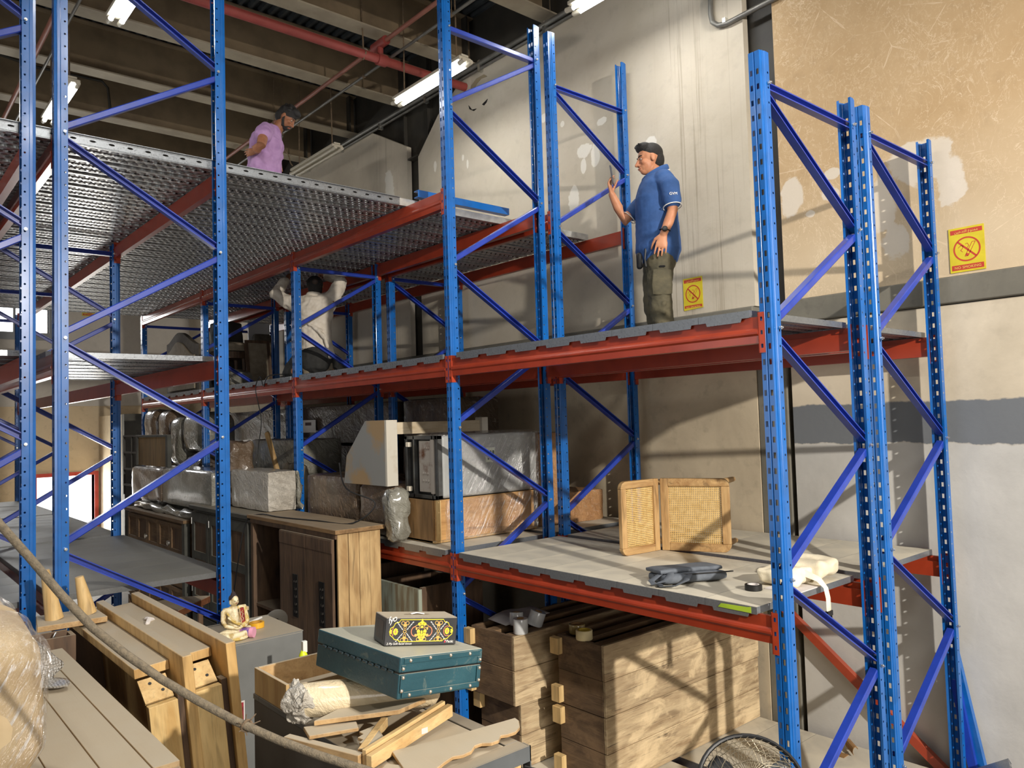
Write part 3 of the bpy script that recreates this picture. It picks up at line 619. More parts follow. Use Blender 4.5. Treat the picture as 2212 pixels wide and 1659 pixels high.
# --- grey-green cupboard beside it
t = thing('cupboard', 'dark grey green cupboard with panelled doors left of the sideboard', 'cabinet', (-.3, 5.95, FZ))
x0, x1, y0, y1, zt = -.5, -.04, 5.18, 6.76, -.79
wob('carcass', MB().box((x0+.025, y0, FZ+.12), (x1, y1, zt-.05)), W_GREY, t, bevel=.004)
wob('cornice', MB().box((x0-.02, y0-.02, zt-.05), (x1, y1+.02, zt)), W_GREY, t, bevel=.01)
for (a, b) in ((5.2, 5.7), (5.72, 6.22), (6.24, 6.74)):
    dr = wob('door', MB().box((x0+.0, a, -1.85), (x0+.025, a+.07, zt-.08)).box((x0, b-.07, -1.85), (x0+.025, b, zt-.08)).box((x0, a+.07, -1.85), (x0+.025, b-.07, -1.75)).box((x0, a+.07, zt-.18), (x0+.025, b-.07, zt-.08)).box((x0, a+.07, -1.36), (x0+.025, b-.07, -1.28)), W_GREY, t)
    wob('inset_panel', MB().box((x0+.014, a+.07, -1.75), (x0+.024, b-.07, -1.36)).box((x0+.014, a+.07, -1.28), (x0+.024, b-.07, zt-.18)), W_DARK, dr)
    wob('hinge', MB().cyl((x0-.004, b-.01, -1.0), (x0-.004, b-.01, -.93), .006, 6).cyl((x0-.004, b-.01, -1.72), (x0-.004, b-.01, -1.65), .006, 6), M['bolt'], dr)
wob('base_moulding', MB().box((x0-.02, y0-.02, -1.93), (x1, y1+.02, -1.87)), W_GREY, t, bevel=.012)
for a in (5.2, 5.98): wob('drawer', MB().box((x0, a, -2.35), (x0+.02, a+.76, -1.95)), W_GREY, t, bevel=.006)
wob('plinth', MB().box((x0-.01, y0, FZ), (x1, y1, FZ+.12)), W_GREY, t, bevel=.006)
# --- old panelled cabinet
t = thing('panelled_cabinet', 'old brown cabinet with a grid of small square panels at far left of the aisle', 'cabinet', (-.3, 8.1, FZ))
x0, x1, y0, y1, zt = -.5, -.04, 6.95, 9.3, -.98
wob('carcass', MB().box((x0+.03, y0, FZ), (x1, y1, zt-.04)), W_OLD, t); wob('top', MB().box((x0-.03, y0-.02, zt-.04), (x1, y1+.02, zt)), W_OLD, t, bevel=.006)
wob('corner_post', MB().box((x0-.015, y0-.01, FZ), (x0+.05, y0+.08, zt-.04)), W_GREY, t, bevel=.004)
for r in range(4):
    for c in range(5):
        a = 7.06+c*.44; z = zt-.4-.36*r
        if z < FZ: continue
        f = wob('panel_frame', MB().box((x0, a, z), (x0+.03, a+.05, z+.33)).box((x0, a+.38, z), (x0+.03, a+.43, z+.33)).box((x0, a+.05, z), (x0+.03, a+.38, z+.045)).box((x0, a+.05, z+.285), (x0+.03, a+.38, z+.33)), W_OLD, t)
        wob('panel', MB().box((x0+.015, a+.05, z+.045), (x0+.03, a+.38, z+.285)), W_OLD if (r+c) % 3 else W_DARK, f)
for c in (1, 3): wob('knob', MB().lathe([(.0, -.03), (.03, -.03), (.03, -.01), (.012, 0)], (x0-.005, 7.04+c*.44, zt-.3), (1, 0, 0), 12), M['bolt'], t, smooth=1)
# --- wrapped goods piled on the cabinets
def wrap(name, lo, hi, m, label, cat='bundle', group=None, **kw):
    sm = dict(rnd=.3, amp=.009, ns=6, cuts=10); sm.update(kw); return wob(name, lump(lo, hi, **sm), m, None, label, cat, group, smooth=1)
wrap('film_heap', (-.46, 6.98, -.975), (-.06, 9.2, -.885), F_GREY, 'crumpled heap of clear film on the old panelled cabinet', 'plastic film', amp=.05, ns=7, rnd=.8)
t = thing('wrapped_sofa', 'long film wrapped sofa part lying above the old cabinets', 'sofa', (-.25, 7.8, -.86))
wob('seat_block', lump((-.44, 6.32, -.86), (-.05, 8.0, -.43), .2, .006, 5, 10), F_GREY, t, smooth=1); wob('arm_block', lump((-.45, 8.0, -.86), (-.05, 9.3, -.44), .25, .008, 6, 10), F_BROWN, t, smooth=1)
t = thing('framed_board', 'brown wood board in a dark metal frame with an open end rack', 'board', (-.35, 8.6, -.43))
wob('board', MB().box((-.37, 8.02, -.43), (-.345, 9.22, -.06)), wood('streaky_brown_board', (138, 110, 66), (92, 70, 42), 'z', .8, .6), t)
wob('frame', MB().box((-.385, 7.94, -.43), (-.335, 8.02, -.03)).box((-.385, 9.22, -.43), (-.335, 9.3, -.03)).box((-.385, 8.02, -.06), (-.335, 9.22, -.03)), W_GREY, t, bevel=.004)
er = MB()
for z in (-.04, -.27, -.5, -.72): er.box((-.38, 9.3, z-.012), (-.345, 9.95, z+.012))
for y in (9.55, 9.95): er.box((-.375, y-.012, -.86), (-.35, y+.012, -.03))
wob('end_rack', er, M['steel_dark'], t)
wrap('wrapped_carton', (-.33, 5.12, -.785), (-.04, 6.05, -.40), F_WHITE, 'shiny white film wrapped carton on the grey green cupboard', 'carton', rnd=.14, amp=.006, ns=7)
wrap('wrapped_roll', (-.3, 6.1, -.79), (-.05, 6.3, -.12), F_BROWN, 'upright brown wrapped bundle behind the tall left post', amp=.03, ns=9)
wrap('draped_sack', (.02, 5.32, -.92), (.28, 5.8, -.36), plain('pale_sacking', (128, 118, 100), (104, 95, 80), 4, .85, bump=.3, bscale=20), 'pale draped sack behind the blue post above the sideboard', 'sack', amp=.03, taper=.4)
wrap('film_scrap', (-.04, 5.08, -.78), (.02, 5.3, -.42), F_GREY, 'torn piece of clear film hanging by the blue post above the sideboard', 'plastic film', amp=.03, ns=12, rnd=.9, taper=.3)
wrap('wrapped_carton', (.04, 4.12, -.916), (.6, 5.08, -.44), F_BROWN, 'brown film wrapped carton on the lower shelf behind the sideboard top', 'carton', rnd=.16, amp=.007, ns=6)
wrap('wrapped_carton', (.03, 3.52, -.916), (.5, 4.05, -.49), F_BROWN, 'brown film wrapped carton under the whitewashed bench end', 'carton', rnd=.2, amp=.01, ns=7)
def panelstack(lo, hi, m, label): return wrap('panel_bundle', lo, hi, m, label, 'bundle', rnd=.12, amp=.005, ns=5)
panelstack((1.2, 5.32, -.2), (1.9, 7.7, .27), F_DARK, 'dark wrapped panel bundle with a white label just under the middle shelf')
panelstack((1.2, 7.92, -.2), (1.9, 10.25, .27), F_DARK, 'farthest dark wrapped panel bundle just under the middle shelf')
panelstack((1.2, 4.1, -.2), (1.7, 5.13, .27), F_DARK, 'short dark wrapped panel bundle behind the whitewashed bench end')
panelstack((1.18, 5.32, -.912), (1.95, 7.7, -.215), F_BROWN, 'brown wrapped panel bundle on the lower shelf below the labelled dark one')
panelstack((1.18, 7.92, -.912), (1.95, 9.9, -.215), F_BROWN, 'farthest brown wrapped panel bundle on the lower shelf')
panelstack((1.18, 4.1, -.912), (1.8, 5.13, -.215), F_BROWN, 'brown wrapped block low behind the bench end, under the dark one')
wrap('wrapped_carton', (.4, 5.95, -.916), (.92, 7.4, -.12), F_GREY, 'grey film wrapped carton in the dark left of the centre post', 'carton', rnd=.2)
tag(obj('paper_label', MB().box((-.0, -.2, -.08), (.002, .2, .08)), plain('white_paper', (214, 208, 200), rough=.8), loc=(1.176, 7.33, .02)), 'white paper label stuck on the dark wrapped panel bundle', 'label')
wob('printed_mark', MB().box((1.174, 7.25, .03), (1.1755, 7.42, .07)), plain('dark_print', (70, 44, 44), rough=.8), bpy.data.objects['paper_label'])
pole = tag(obj('wooden_pole', MB().tube([(.32, 6.1, -.9), (.2, 6.35, -.05)], .03, 8), W_PALE, smooth=1), 'thin wooden pole leaning among wrapped cartons left of the centre post', 'pole')
for (lo, hi, m, lb) in (((-.02, 9.75, -.42), (.4, 10.3, .33), F_BROWN, 'leftmost wrapped cushion standing on the lower shelf'), ((.0, 9.2, -.4), (.4, 9.7, .3), F_BROWN, 'second wrapped cushion from the left on the lower shelf'),
        ((.0, 8.75, -.45), (.42, 9.18, .2), F_GREY, 'third wrapped cushion, tall and grey, above the framed board'), ((.02, 7.95, -.28), (.5, 8.72, .24), F_GREY, 'fat shiny wrapped cushion left of the rack post'),
        ((.02, 7.95, -.908), (.5, 8.7, -.31), F_DARK, 'dark wrapped block under the fat shiny cushion'), ((.0, 8.75, -.908), (.42, 10.3, -.46), F_DARK, 'long dark wrapped base under the standing cushions')):
    wrap('wrapped_cushion', lo, hi, m, lb, 'cushion', rnd=.6, amp=.016, ns=6)
# --- bench end, steel appliance and boxes on the lower shelf of the second bay
t = thing('bench_frame', 'whitewashed bench lying with a slanted end panel and long rail above the steel appliance', 'bench', (.3, 3.7, -.49))
wob('end_panel', MB().prism([(4.19, -.49), (4.14, -.25), (3.81, .05), (3.50, .05), (3.50, -.49)], (-.03, 0, 0), (0, 1, 0), (0, 0, 1), (.07, 0, 0)), plain('scuffed_white_plywood', (138, 138, 134), (160, 134, 98), 2.6, .75, lo=.46, hi=.56, detail=6), t, bevel=.003)
wob('edge_strip', MB().box((-.03, 3.47, -.49), (.075, 3.5, .05)), W_WASH, t, bevel=.002)
wob('rail', MB().box((.075, 3.49, -.07), (.96, 3.55, .03)), wood('whitewashed_rail', (206, 194, 170), (176, 156, 122), 'x', 1, .7), t, bevel=.003)
wob('end_post', MB().box((.96, 3.46, -.11), (1.03, 3.56, .055)), W_WASH, t, bevel=.003)
t = thing('steel_appliance', 'grey steel appliance on its side in clear film with a rusty underside', 'appliance', (.6, 3.25, -.585))
x0, x1, y0, y1, z0, z1 = .14, 1.2, 3.0, 3.46, -.583, -.085
ENAMEL = plain('grey_enamel', (168, 170, 168), (148, 150, 148), 3, .35)
wob('body', MB().box((x0+.04, y0, z0), (x1, y1, z1)), ENAMEL, t, bevel=.03, seg=3)
fr = MB()
for (a, b) in ((y0, y0+.035), (y1-.035, y1), (y0+.06, y0+.08), (y1-.14, y1-.12)): fr.box((x0-.005, a, z0+.0), (x0+.045, b, z1))
fr.box((x0-.005, y0, z0), (x0+.045, y1, z0+.03)).box((x0-.005, y0, z1-.03), (x0+.045, y1, z1))
wob('base_frame', fr, plain('grey_steel_rail', (104, 106, 106), (84, 82, 78), 8, .4, .6), t, bevel=.003)
wob('cavity', MB().box((x0+.03, y0+.03, z0+.03), (x0+.041, y1-.03, z1-.03)), M['black'], t)
RUST = plain('rusted_white_sheet', (176, 168, 158), (104, 62, 34), 7, .7, lo=.52, hi=.68, detail=7)
wob('rusted_plate', MB().box((x0+.0, y0+.09, z0+.05), (x0+.012, y0+.26, z1-.04)), RUST, t, bevel=.004); wob('rusted_rib', MB().box((x0-.012, y0+.045, z0+.04), (x0+.02, y0+.085, z1-.03)), RUST, t, bevel=.004)
dm = MB()
for (y, z) in [(y0+.12+.03*k, z1-.1) for k in range(3)]+[(y0+.14+.03*k, z1-.3) for k in range(3)]+[(y0+.13+.035*k, z0+.14) for k in range(3)]: dm.lathe([(.012, 0), (.009, -.006), (.0, -.008)], (x0, y, z), (1, 0, 0), 8)
wob('dimples', dm, RUST, t)
for z in (z0+.07, z1-.07): wob('foot', MB().box((x0-.035, y1-.1, z-.02), (x0, y1-.06, z+.02)), M['white_plastic'], t, bevel=.004)
wob('rating_label', MB().box((.62, y0-.0025, -.32), (.72, y0-.001, -.2)), plain('pale_label', (216, 222, 206), rough=.7), t)
wob('printed_rows', MB().box((.64, y0-.004, -.225), (.655, y0-.003, -.3)).box((.665, y0-.004, -.225), (.68, y0-.003, -.3)).box((.69, y0-.004, -.225), (.71, y0-.003, -.29)), plain('green_print', (60, 90, 70), rough=.7), t)
def clearfilm():
    n = N('clear_stretch_film'); tr = n.new('ShaderNodeBsdfTransparent'); gl = n.new('ShaderNodeBsdfGlossy'); gl.inputs['Roughness'].default_value = .14; gl.inputs['Color'].default_value = (1, 1, 1, 1)
    di = n.new('ShaderNodeBsdfDiffuse'); di.inputs['Color'].default_value = (.8, .8, .8, 1)
    h = n.math('ADD', n.noise(3, 6, (2.2, 2.2, 1), .7, 1.2, rot=(0, .6, 0)), n.math('MULTIPLY', n.noise(5, 3, (9, 9, .6), .6, rot=(0, .6, 0)), .9))
    bp = n.new('ShaderNodeBump'); n.t.links.new(h, bp.inputs['Height']); bp.inputs['Strength'].default_value = 1; bp.inputs['Distance'].default_value = .05
    n.t.links.new(bp.outputs[0], gl.inputs['Normal'])
    st = n.math('MULTIPLY', n.ramp(n.noise(5, 5, (12, 12, .7), .7, .5, rot=(0, .55, 0)), .53, .66), n.ramp(n.noise(2.5, 3), .38, .6))
    m1 = n.new('ShaderNodeMixShader'); m1.inputs[0].default_value = .2; n.t.links.new(tr.outputs[0], m1.inputs[1]); n.t.links.new(gl.outputs[0], m1.inputs[2])
    m2 = n.new('ShaderNodeMixShader'); n.t.links.new(n.math('MULTIPLY', st, .7), m2.inputs[0]); n.t.links.new(m1.outputs[0], m2.inputs[1]); n.t.links.new(di.outputs[0], m2.inputs[2])
    n.t.links.new(m2.outputs[0], n.t.nodes['Material Output'].inputs[0]); return n.m
CLEAR = clearfilm()
wob('plastic_wrap', lump((x0+.09, y0-.016, z0-.0), (x1+.03, y1+.012, z1+.02), .2, .005, 9, 12), CLEAR, t, smooth=1)
wrap('wrapped_carton', (1.24, 3.02, -.925), (1.5, 3.5, -.1), F_CARD, 'tall wrapped carton with printed pictures at the right end of the appliance', 'carton', rnd=.25)
t = thing('wooden_box', 'long plain wooden box in clear film under the steel appliance', 'box', (.55, 3.25, -.916))
wob('end_panel', MB().box((.09, 3.02, -.916), (.11, 3.5, -.587)), wood('box_end_wood', (150, 116, 76), (124, 94, 58), 'z', 1, .6), t, bevel=.002)
wob('front_panel', MB().box((.11, 3.0, -.9), (1.14, 3.02, -.587)), wood('box_front_wood', (196, 152, 96), (168, 122, 70), 'x', 1, .6), t, bevel=.002)
wob('base', MB().box((.09, 2.99, -.916), (1.16, 3.5, -.9)), W_PALE, t); wob('back_panel', MB().box((.11, 3.48, -.9), (1.14, 3.5, -.587)), W_DARK, t)
wob('corner_block', MB().box((.11, 2.985, -.9), (.15, 3.0, -.587)), W_PLY, t, bevel=.002)
wob('plastic_wrap', lump((.2, 2.972, -.915), (1.17, 3.515, -.588), .1, .004, 9, 10), CLEAR, t, smooth=1)
wrap('wrapped_bundle', (-.1, 3.26, -.93), (.07, 3.46, -.5), F_GREY, 'upright silvery wrapped bundle at the front edge beside the wooden box', amp=.03, ns=9, rnd=.8)
wrap('wrapped_carton', (1.56, 2.98, -.925), (2.0, 3.4, -.64), F_CARD, 'small wrapped cardboard box on the lower shelf right of the post pair', 'carton', rnd=.12, amp=.006)
t = thing('weathered_chest', 'pale green weathered chest with open flaps under the lower shelf left of the post', 'chest', (.3, 3.45, FZ))
wob('front_board', MB().box((.0, 3.1, FZ), (.03, 3.8, -1.27)), plain('weathered_green_board', (150, 156, 140), (120, 110, 88), 4, .8, stretch=(1, 4, .6), lo=.45, hi=.6), t)
wob('side_board', MB().box((.03, 3.1, FZ), (.6, 3.13, -1.26)), W_DARK, t); wob('back_board', MB().box((.6, 3.1, FZ), (.63, 3.8, -1.3)), W_DARK, t)
wob('flap', MB().box((.0, 3.8, FZ), (.63, 3.83, -1.3)), W_DARK, t)
for k, (y, z) in enumerate(((4.2, -1.25), (4.6, -1.14), (4.9, -1.2))): wob('loose_board', MB().box((.1, y, FZ), (.8, y+.05, z)), [W_DARK, W_GREY, W_DARK][k], None, ['dark board standing under the lower shelf, nearest the chest', 'grey board standing under the lower shelf, middle of three', 'dark board standing under the lower shelf, farthest of three'][k], 'board')
# --- things on the middle shelf far back
hb = []; n = 24
for k in range(n+1):
    u = k/n; yy = 8.9+1.4*u; hb.append((yy, .93+.24*(.5-.5*math.cos(min(1, u*1.6)*math.pi)) if u < .62 else .93+.24-.13*(.5-.5*math.cos((u-.62)/.38*math.pi))))
t = thing('headboard', 'grey upholstered headboard with a curved top behind the left rack', 'headboard', (.35, 9.7, .525))
wob('frame', MB().prism([(10.3, .53), (8.9, .53)]+[(y, z+.28) for y, z in hb], (.33, 0, 0), (0, 1, 0), (0, 0, 1), (.06, 0, 0)), CLOTH_GREY, t)
wob('pad', MB().prism([(10.2, .6), (9.05, .6)]+[(9.05+(y-8.9)*.82, z+.14) for y, z in hb], (.31, 0, 0), (0, 1, 0), (0, 0, 1), (.03, 0, 0)), CLOTH_BEIGE, t)
t = thing('round_stool', 'round beige stool in film on the middle shelf', 'stool', (.74, 8.85, .525))
wob('seat', MB().lathe([(0, 1.22), (.2, 1.225), (.27, 1.2), (.285, 1.15), (.27, 1.1), (0, 1.09)], (.74, 8.85, 0), (0, 0, 1), 24), CLOTH_BEIGE, t, smooth=1)
wob('apron', MB().lathe([(.25, 1.09), (.25, 1.0), (.0, 1.0)], (.74, 8.85, 0), (0, 0, 1), 20), W_DARK, t)
for k in range(4): a = .8+k*math.pi/2; wob('leg', MB().cyl((.74+.22*math.cos(a), 8.85+.22*math.sin(a), .525), (.74+.2*math.cos(a), 8.85+.2*math.sin(a), 1.01), .025, 8), W_DARK, t)
wrap('film_heap', (.5, 8.22, .525), (.8, 8.5, .8), F_GREY, 'crumpled film at the foot of the round stool', 'plastic film', amp=.05)
wob('white_board', MB().box((1.28, 9.5, .527), (1.62, 9.54, 1.63)), plain('white_laminate', (206, 208, 210), rough=.4), None, 'tall white board standing on the middle shelf behind the rack posts', 'board', bevel=.003)
wrap('seat_cushion', (1.3, 9.3, .9), (1.56, 9.42, 1.44), CLOTH_GREY, 'grey cushion standing against the tall white board', 'cushion', rnd=.5, amp=.005)
wob('crate', MB().box((1.28, 9.26, .527), (1.6, 9.46, .898)), W_DARK, None, 'dark crate under the grey cushion on the middle shelf', 'crate')
R_ = Matrix.Rotation(math.radians(-8), 4, 'X')
t = thing('leaning_panel', 'pale framed door panel leaning on the middle shelf beside the round stool', 'panel', (1.02, 8.45, .527))
def lean(o, lo, hi): 
    b = MB().box(lo, hi); b.v = [(v[0], v[1]+(v[2]-.527)*.16, v[2]) for v in b.v]; return b
wob('panel_board', lean(0, (.88, 8.45, .527), (1.16, 8.47, 1.22)), CLOTH_BEIGE, t); wob('stile', lean(0, (.84, 8.44, .527), (.885, 8.475, 1.25)), W_DARK, t); wob('stile', lean(0, (1.155, 8.44, .527), (1.2, 8.475, 1.25)), W_DARK, t); wob('head_rail', lean(0, (.885, 8.44, 1.21), (1.155, 8.475, 1.25)), W_DARK, t)
wrap('dark_bag', (.68, 9.2, .527), (1.12, 9.6, 1.58), plain('dark_cover', (44, 42, 38), (58, 54, 48), 6, .8), 'dark covered bundle with poles behind the round stool', 'bundle', amp=.04, taper=.15)
tag(obj('work_cable', MB().tube(smoothpath([(.1, 5.05, .54), (.2, 5.5, .56), (-.02, 5.75, .56), (-.045, 5.85, .45), (-.04, 5.95, .56), (-.05, 6.05, .43), (-.035, 5.95, .1), (-.05, 6.0, -.2), (-.06, 6.0, -.6), (-.03, 6.1, -.78)]), .005, 7), M['black'], smooth=1), 'thin black cable hanging in loops from the middle shelf edge', 'cable')
# --- crates on the bottom deck
def crate(x0, x1, y0, y1, z0, z1, label, top=False, hx=True):
    t = thing('wooden_crate', label, 'crate', ((x0+x1)/2, (y0+y1)/2, z0), 0, 'old wooden crates'); n = 2; h = (z1-z0)/n
    for k in range(n):
        zz0, zz1 = z0+h*k+.001, z0+h*(k+1)-.001; j = random.uniform(-.004, .004)
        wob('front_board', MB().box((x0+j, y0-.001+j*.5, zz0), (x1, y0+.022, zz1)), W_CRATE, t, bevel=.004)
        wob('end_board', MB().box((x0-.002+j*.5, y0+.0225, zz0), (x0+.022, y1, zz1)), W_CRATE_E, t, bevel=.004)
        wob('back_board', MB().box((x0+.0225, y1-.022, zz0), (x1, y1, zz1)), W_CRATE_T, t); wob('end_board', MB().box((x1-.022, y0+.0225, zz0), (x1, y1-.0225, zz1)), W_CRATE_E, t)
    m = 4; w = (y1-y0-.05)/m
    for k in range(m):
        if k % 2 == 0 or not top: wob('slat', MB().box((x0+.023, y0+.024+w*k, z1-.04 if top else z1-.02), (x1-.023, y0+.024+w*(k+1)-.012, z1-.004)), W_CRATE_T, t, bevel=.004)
        else: wob('slat', MB().box((x0+.023, y0+.024+w*k, z1-.1), (x1-.023, y0+.024+w*(k+1)-.006, z1-.07)), W_CRATE_E, t)
    if hx:
        for zz in (z0+.015, z1-.125): wob('end_block', MB().box((x0-.05, y1-.05, zz), (x0-.003, y1+.03, zz+.11)), W_PLY, t, bevel=.004)
    return t
ZB = -2.374
crate(.345, 2.12, 1.5, 1.92, ZB, ZB+.462, 'front crate at the bottom of its stack, pale worn planks toward the camera'); crate(.34, 2.13, 1.495, 1.92, ZB+.464, -1.45, 'front crate on top of its stack, two tape rolls on its lid', True)
crate(.17, 1.9, 2.13, 2.57, ZB, -1.925, 'rear crate at the bottom of its stack beside the tall post foot'); crate(.09, 1.9, 2.09, 2.56, -1.923, -1.455, 'rear crate on top of its stack with film rolls on its lid', True)
def roll(c, ax, r, h, m1, m2, label, core=.5, cat='roll', grp=None):
    t = thing('film_roll' if cat == 'roll' else 'tape_roll', label, cat, c, 0, grp); ax = Vector(ax).normalized()
    obj('winding', MB().lathe([(r*core, 0), (r*.97, 0), (r, h*.04), (r, h*.96), (r*.97, h), (r*core, h), (r*core, 0)], (0, 0, 0), ax, 24), m1, t, smooth=1)
    obj('core', MB().lathe([(r*core*.8, -h*.02), (r*core*.99, -h*.02), (r*core*.99, h*1.02), (r*core*.8, h*1.02), (r*core*.8, -h*.02)], (0, 0, 0), ax, 20), m2, t, smooth=1); return t
CARDB = plain('cardboard_core', (150, 114, 72), (130, 98, 60), 20, .8); FILMR = plain('white_film_roll', (206, 208, 208), (188, 190, 190), 10, .15, coat=.6)
roll((.19, 2.13, -1.455), (0, 0, 1), .052, .1, FILMR, CARDB, 'white stretch film roll standing nearest the crate corner'); roll((.3, 2.3, -1.452), (.1, .1, 1), .05, .09, FILMR, CARDB, 'white stretch film roll half hidden between two others'); roll((.38, 2.2, -1.448), (.3, -.2, 1), .058, .1, FILMR, CARDB, 'white stretch film roll tipped, rightmost of three')
TAPE_C = plain('clear_brown_tape', (168, 150, 96), (150, 130, 80), 8, .2, coat=.5); TAPE_M = plain('cream_masking_tape', (222, 206, 158), rough=.6)
roll((.45, 1.84, -1.452), (0, 0, 1), .056, .062, TAPE_C, CARDB, 'brown clear tape roll behind on the front crate lid', .8, 'tape'); roll((.375, 1.7, -1.452), (0, 0, 1), .056, .062, TAPE_M, plain('yellow_core', (206, 176, 60), rough=.7), 'cream masking tape roll in front on the front crate lid', .8, 'tape')
PAPER = plain('paper_sheet', (206, 200, 196), rough=.85)
pb = MB(); pv = []
for i in range(7):
    for j in range(5): u, v = i/6, j/4; pv.append((.2+.46*u+.03*v, 2.3+.24*v+.03*u, -1.44+.03*math.sin(u*4)*v+.035*max(0, u-.7)*3*v+.004))
pb.add(pv, [(i*5+j, (i+1)*5+j, (i+1)*5+j+1, i*5+j+1) for i in range(6) for j in range(4)])
po = wob('paper_sheet', pb, PAPER, None, 'creased white paper sheet behind the film rolls', 'paper', smooth=1); po.modifiers.new('thickness', 'SOLIDIFY').thickness = .002
# --- cane chair tipped on its side on the lower shelf
t = thing('cane_chair', 'low cane chair tipped on its side on the lower shelf', 'chair', (.95, 1.4, -.921))
CANE = plain('woven_cane', (220, 186, 122), (200, 164, 98), 30, .6); W_CH = wood('light_brown_chair_wood', (196, 162, 112), (160, 122, 76), 'z', 1.4, .5); W_CHX = wood('light_brown_chair_rail', (192, 158, 108), (154, 116, 72), 'x', 1.4, .5)
def caneframe(nm, p, q, z0, z1, th, rail, corner):
    p, q = Vector(p), Vector(q); d = (q-p); L_ = d.length; d.normalize(); nrm = Vector((d.y, -d.x, 0)); zz = Vector((0, 0, 1)); o = p.copy(); o.z = z0; H = z1-z0
    f = bpy.data.objects.new(nm, None)
    def bar(n, a0, a1, b0, b1, m, rc=None):
        pts = [(a0, b0), (a1, b0), (a1, b1), (a0, b1)]
        if rc is not None:
            cx, cy, sx, sy = rc; r = .05; arc = [(cx+r*sx*(1-math.cos(k*math.pi/10)), cy+r*sy*(1-math.sin(k*math.pi/10))) for k in range(6)]
            pts = [pt for pt in pts if abs(pt[0]-cx)+abs(pt[1]-cy) > 1e-6]; 
            allp = pts+arc; c0 = (sum(a for a, _ in allp)/len(allp), sum(b for _, b in allp)/len(allp)); pts = sorted(allp, key=lambda s: math.atan2(s[1]-c0[1], s[0]-c0[0]))
        return wob(n, MB().prism(pts, o-nrm*th/2, d, zz, nrm*th), m, t, bevel=.004)
    cs = corner; 
    bar('stile', 0, rail, 0, H, W_CH) if cs != 'start' else None
    bar('stile', L_-rail, L_, 0, H, W_CH) if cs != 'end' else None
    for (n_, b0, b1) in (('rail', 0, rail), ('rail', H-rail, H)):
        a0, a1 = (0 if cs == 'start' else rail), (L_ if cs == 'end' else L_-rail)
        rc = (a0 if cs == 'start' else a1, b0 if b0 == 0 else b1, 1 if cs == 'start' else -1, 1 if b0 == 0 else -1) if cs else None
        bar(n_, a0, a1, b0, b1, W_CHX, rc)
    if cs == 'start': bar('stile', 0, rail, rail, H-rail, W_CH)
    if cs == 'end': bar('stile', L_-rail, L_, rail, H-rail, W_CH)
    cb = MB(); cell = .0125; nx = int((L_-2*rail)/cell)
    for k in range(nx): cb.holestrip(o+d*(rail+k*(L_-2*rail)/nx), d, zz, (L_-2*rail)/nx, rail, H-rail, cell, cell*.62, cell*.62, True)
    wob('cane_panel', cb, CANE, t)
caneframe('seat', (.60, 1.545, 0), (.97, 1.52, 0), -.921, -.42, .035, .05, 'start')
caneframe('backrest', (.985, 1.50, 0), (1.19, 1.075, 0), -.921, -.42, .035, .055, 'end')
for z in (-.45, -.885): wob('leg', MB().tube([(1.17, 1.14, z), (1.46, 1.22, z+.0)], [.024, .018], 10), W_CHX, t, smooth=1)
for z in (-.46, -.88): wob('leg', MB().tube([(.9, 1.56, z), (1.2, 1.62, z)], [.024, .018], 10), W_CHX, t, smooth=1)
# --- soft bag, cream apron, odds and ends on the lower shelf
t = thing('shoulder_bag', 'flat grey padded bag with coiled strap on the lower shelf', 'bag', (.27, .75, -.921))
GREYBAG = plain('grey_bag_fabric', (98, 104, 112), (84, 90, 98), 20, .8, bump=.25, bscale=300)
Mr = Matrix.Rotation(math.radians(-25), 4, 'Z') @ Matrix.Rotation(math.radians(-4), 4, 'X')
wob('body', lump((.08, .66, -.921), (.48, .88, -.868), .95, .003, 6, 10, M4=Mr), GREYBAG, t, smooth=1); wob('flap', lump((.09, .7, -.872), (.485, .9, -.845), .98, .003, 6, 10, M4=Mr), GREYBAG, t, smooth=1)
sp = [(.16, .8, -.85), (.09, .74, -.862), (.03, .74, -.885), (-.0, .79, -.905), (.03, .83, -.895), (.1, .81, -.86)]
wob('strap', MB().tube(sp, .02, 8, ry=.004, up=(0, 0, 1)), GREYBAG, t, smooth=1); wob('strap', MB().tube([(.2, .7, -.868), (.12, .66, -.885), (.05, .68, -.905), (.02, .75, -.915), (.06, .8, -.915)], .02, 8, ry=.004, up=(.2, .2, 1)), GREYBAG, t, smooth=1)
wob('zip_line', MB().tube([(.07, .84, -.872), (.2, .69, -.866), (.44, .575, -.87)], .004, 6), M['black'], t)
t = thing('tool_apron', 'cream canvas apron with strap and black buckle at the shelf end', 'apron', (.62, .27, -.921))
CANVAS = plain('cream_canvas', (232, 222, 196), (214, 202, 174), 8, .85, bump=.2, bscale=200)
wob('cloth_fold', lump((.42, .2, -.91), (.76, .42, -.83), .8, .02, 9, 10), CANVAS, t, smooth=1); wob('cloth_fold', lump((.62, .15, -.9), (.86, .38, -.80), .8, .018, 8, 10), CANVAS, t, smooth=1)
wob('leather_patch', MB().box((.85, .18, -.88), (.872, .27, -.83)), plain('tan_leather', (190, 150, 100), rough=.7), t, bevel=.004)
wob('strap', MB().tube([(.55, .24, -.84), (.58, .14, -.88), (.575, .10, -.918), (.572, .088, -.97), (.57, .086, -1.04)], .024, 8, ry=.003, up=(0, 1, 0)), CANVAS, t, smooth=1)
bk = wob('buckle', MB().box((.545, .078, -1.06), (.597, .094, -1.035)).box((.55, .08, -1.085), (.556, .092, -1.06)).box((.568, .08, -1.085), (.574, .092, -1.06)).box((.586, .08, -1.085), (.592, .092, -1.06)), M['black'], t)
wob('paper_pad', MB().box((.36, .14, -.921), (.6, .33, -.916)), PAPER, None, 'white paper pad with blue edge lying under the cream apron', 'paper'); 
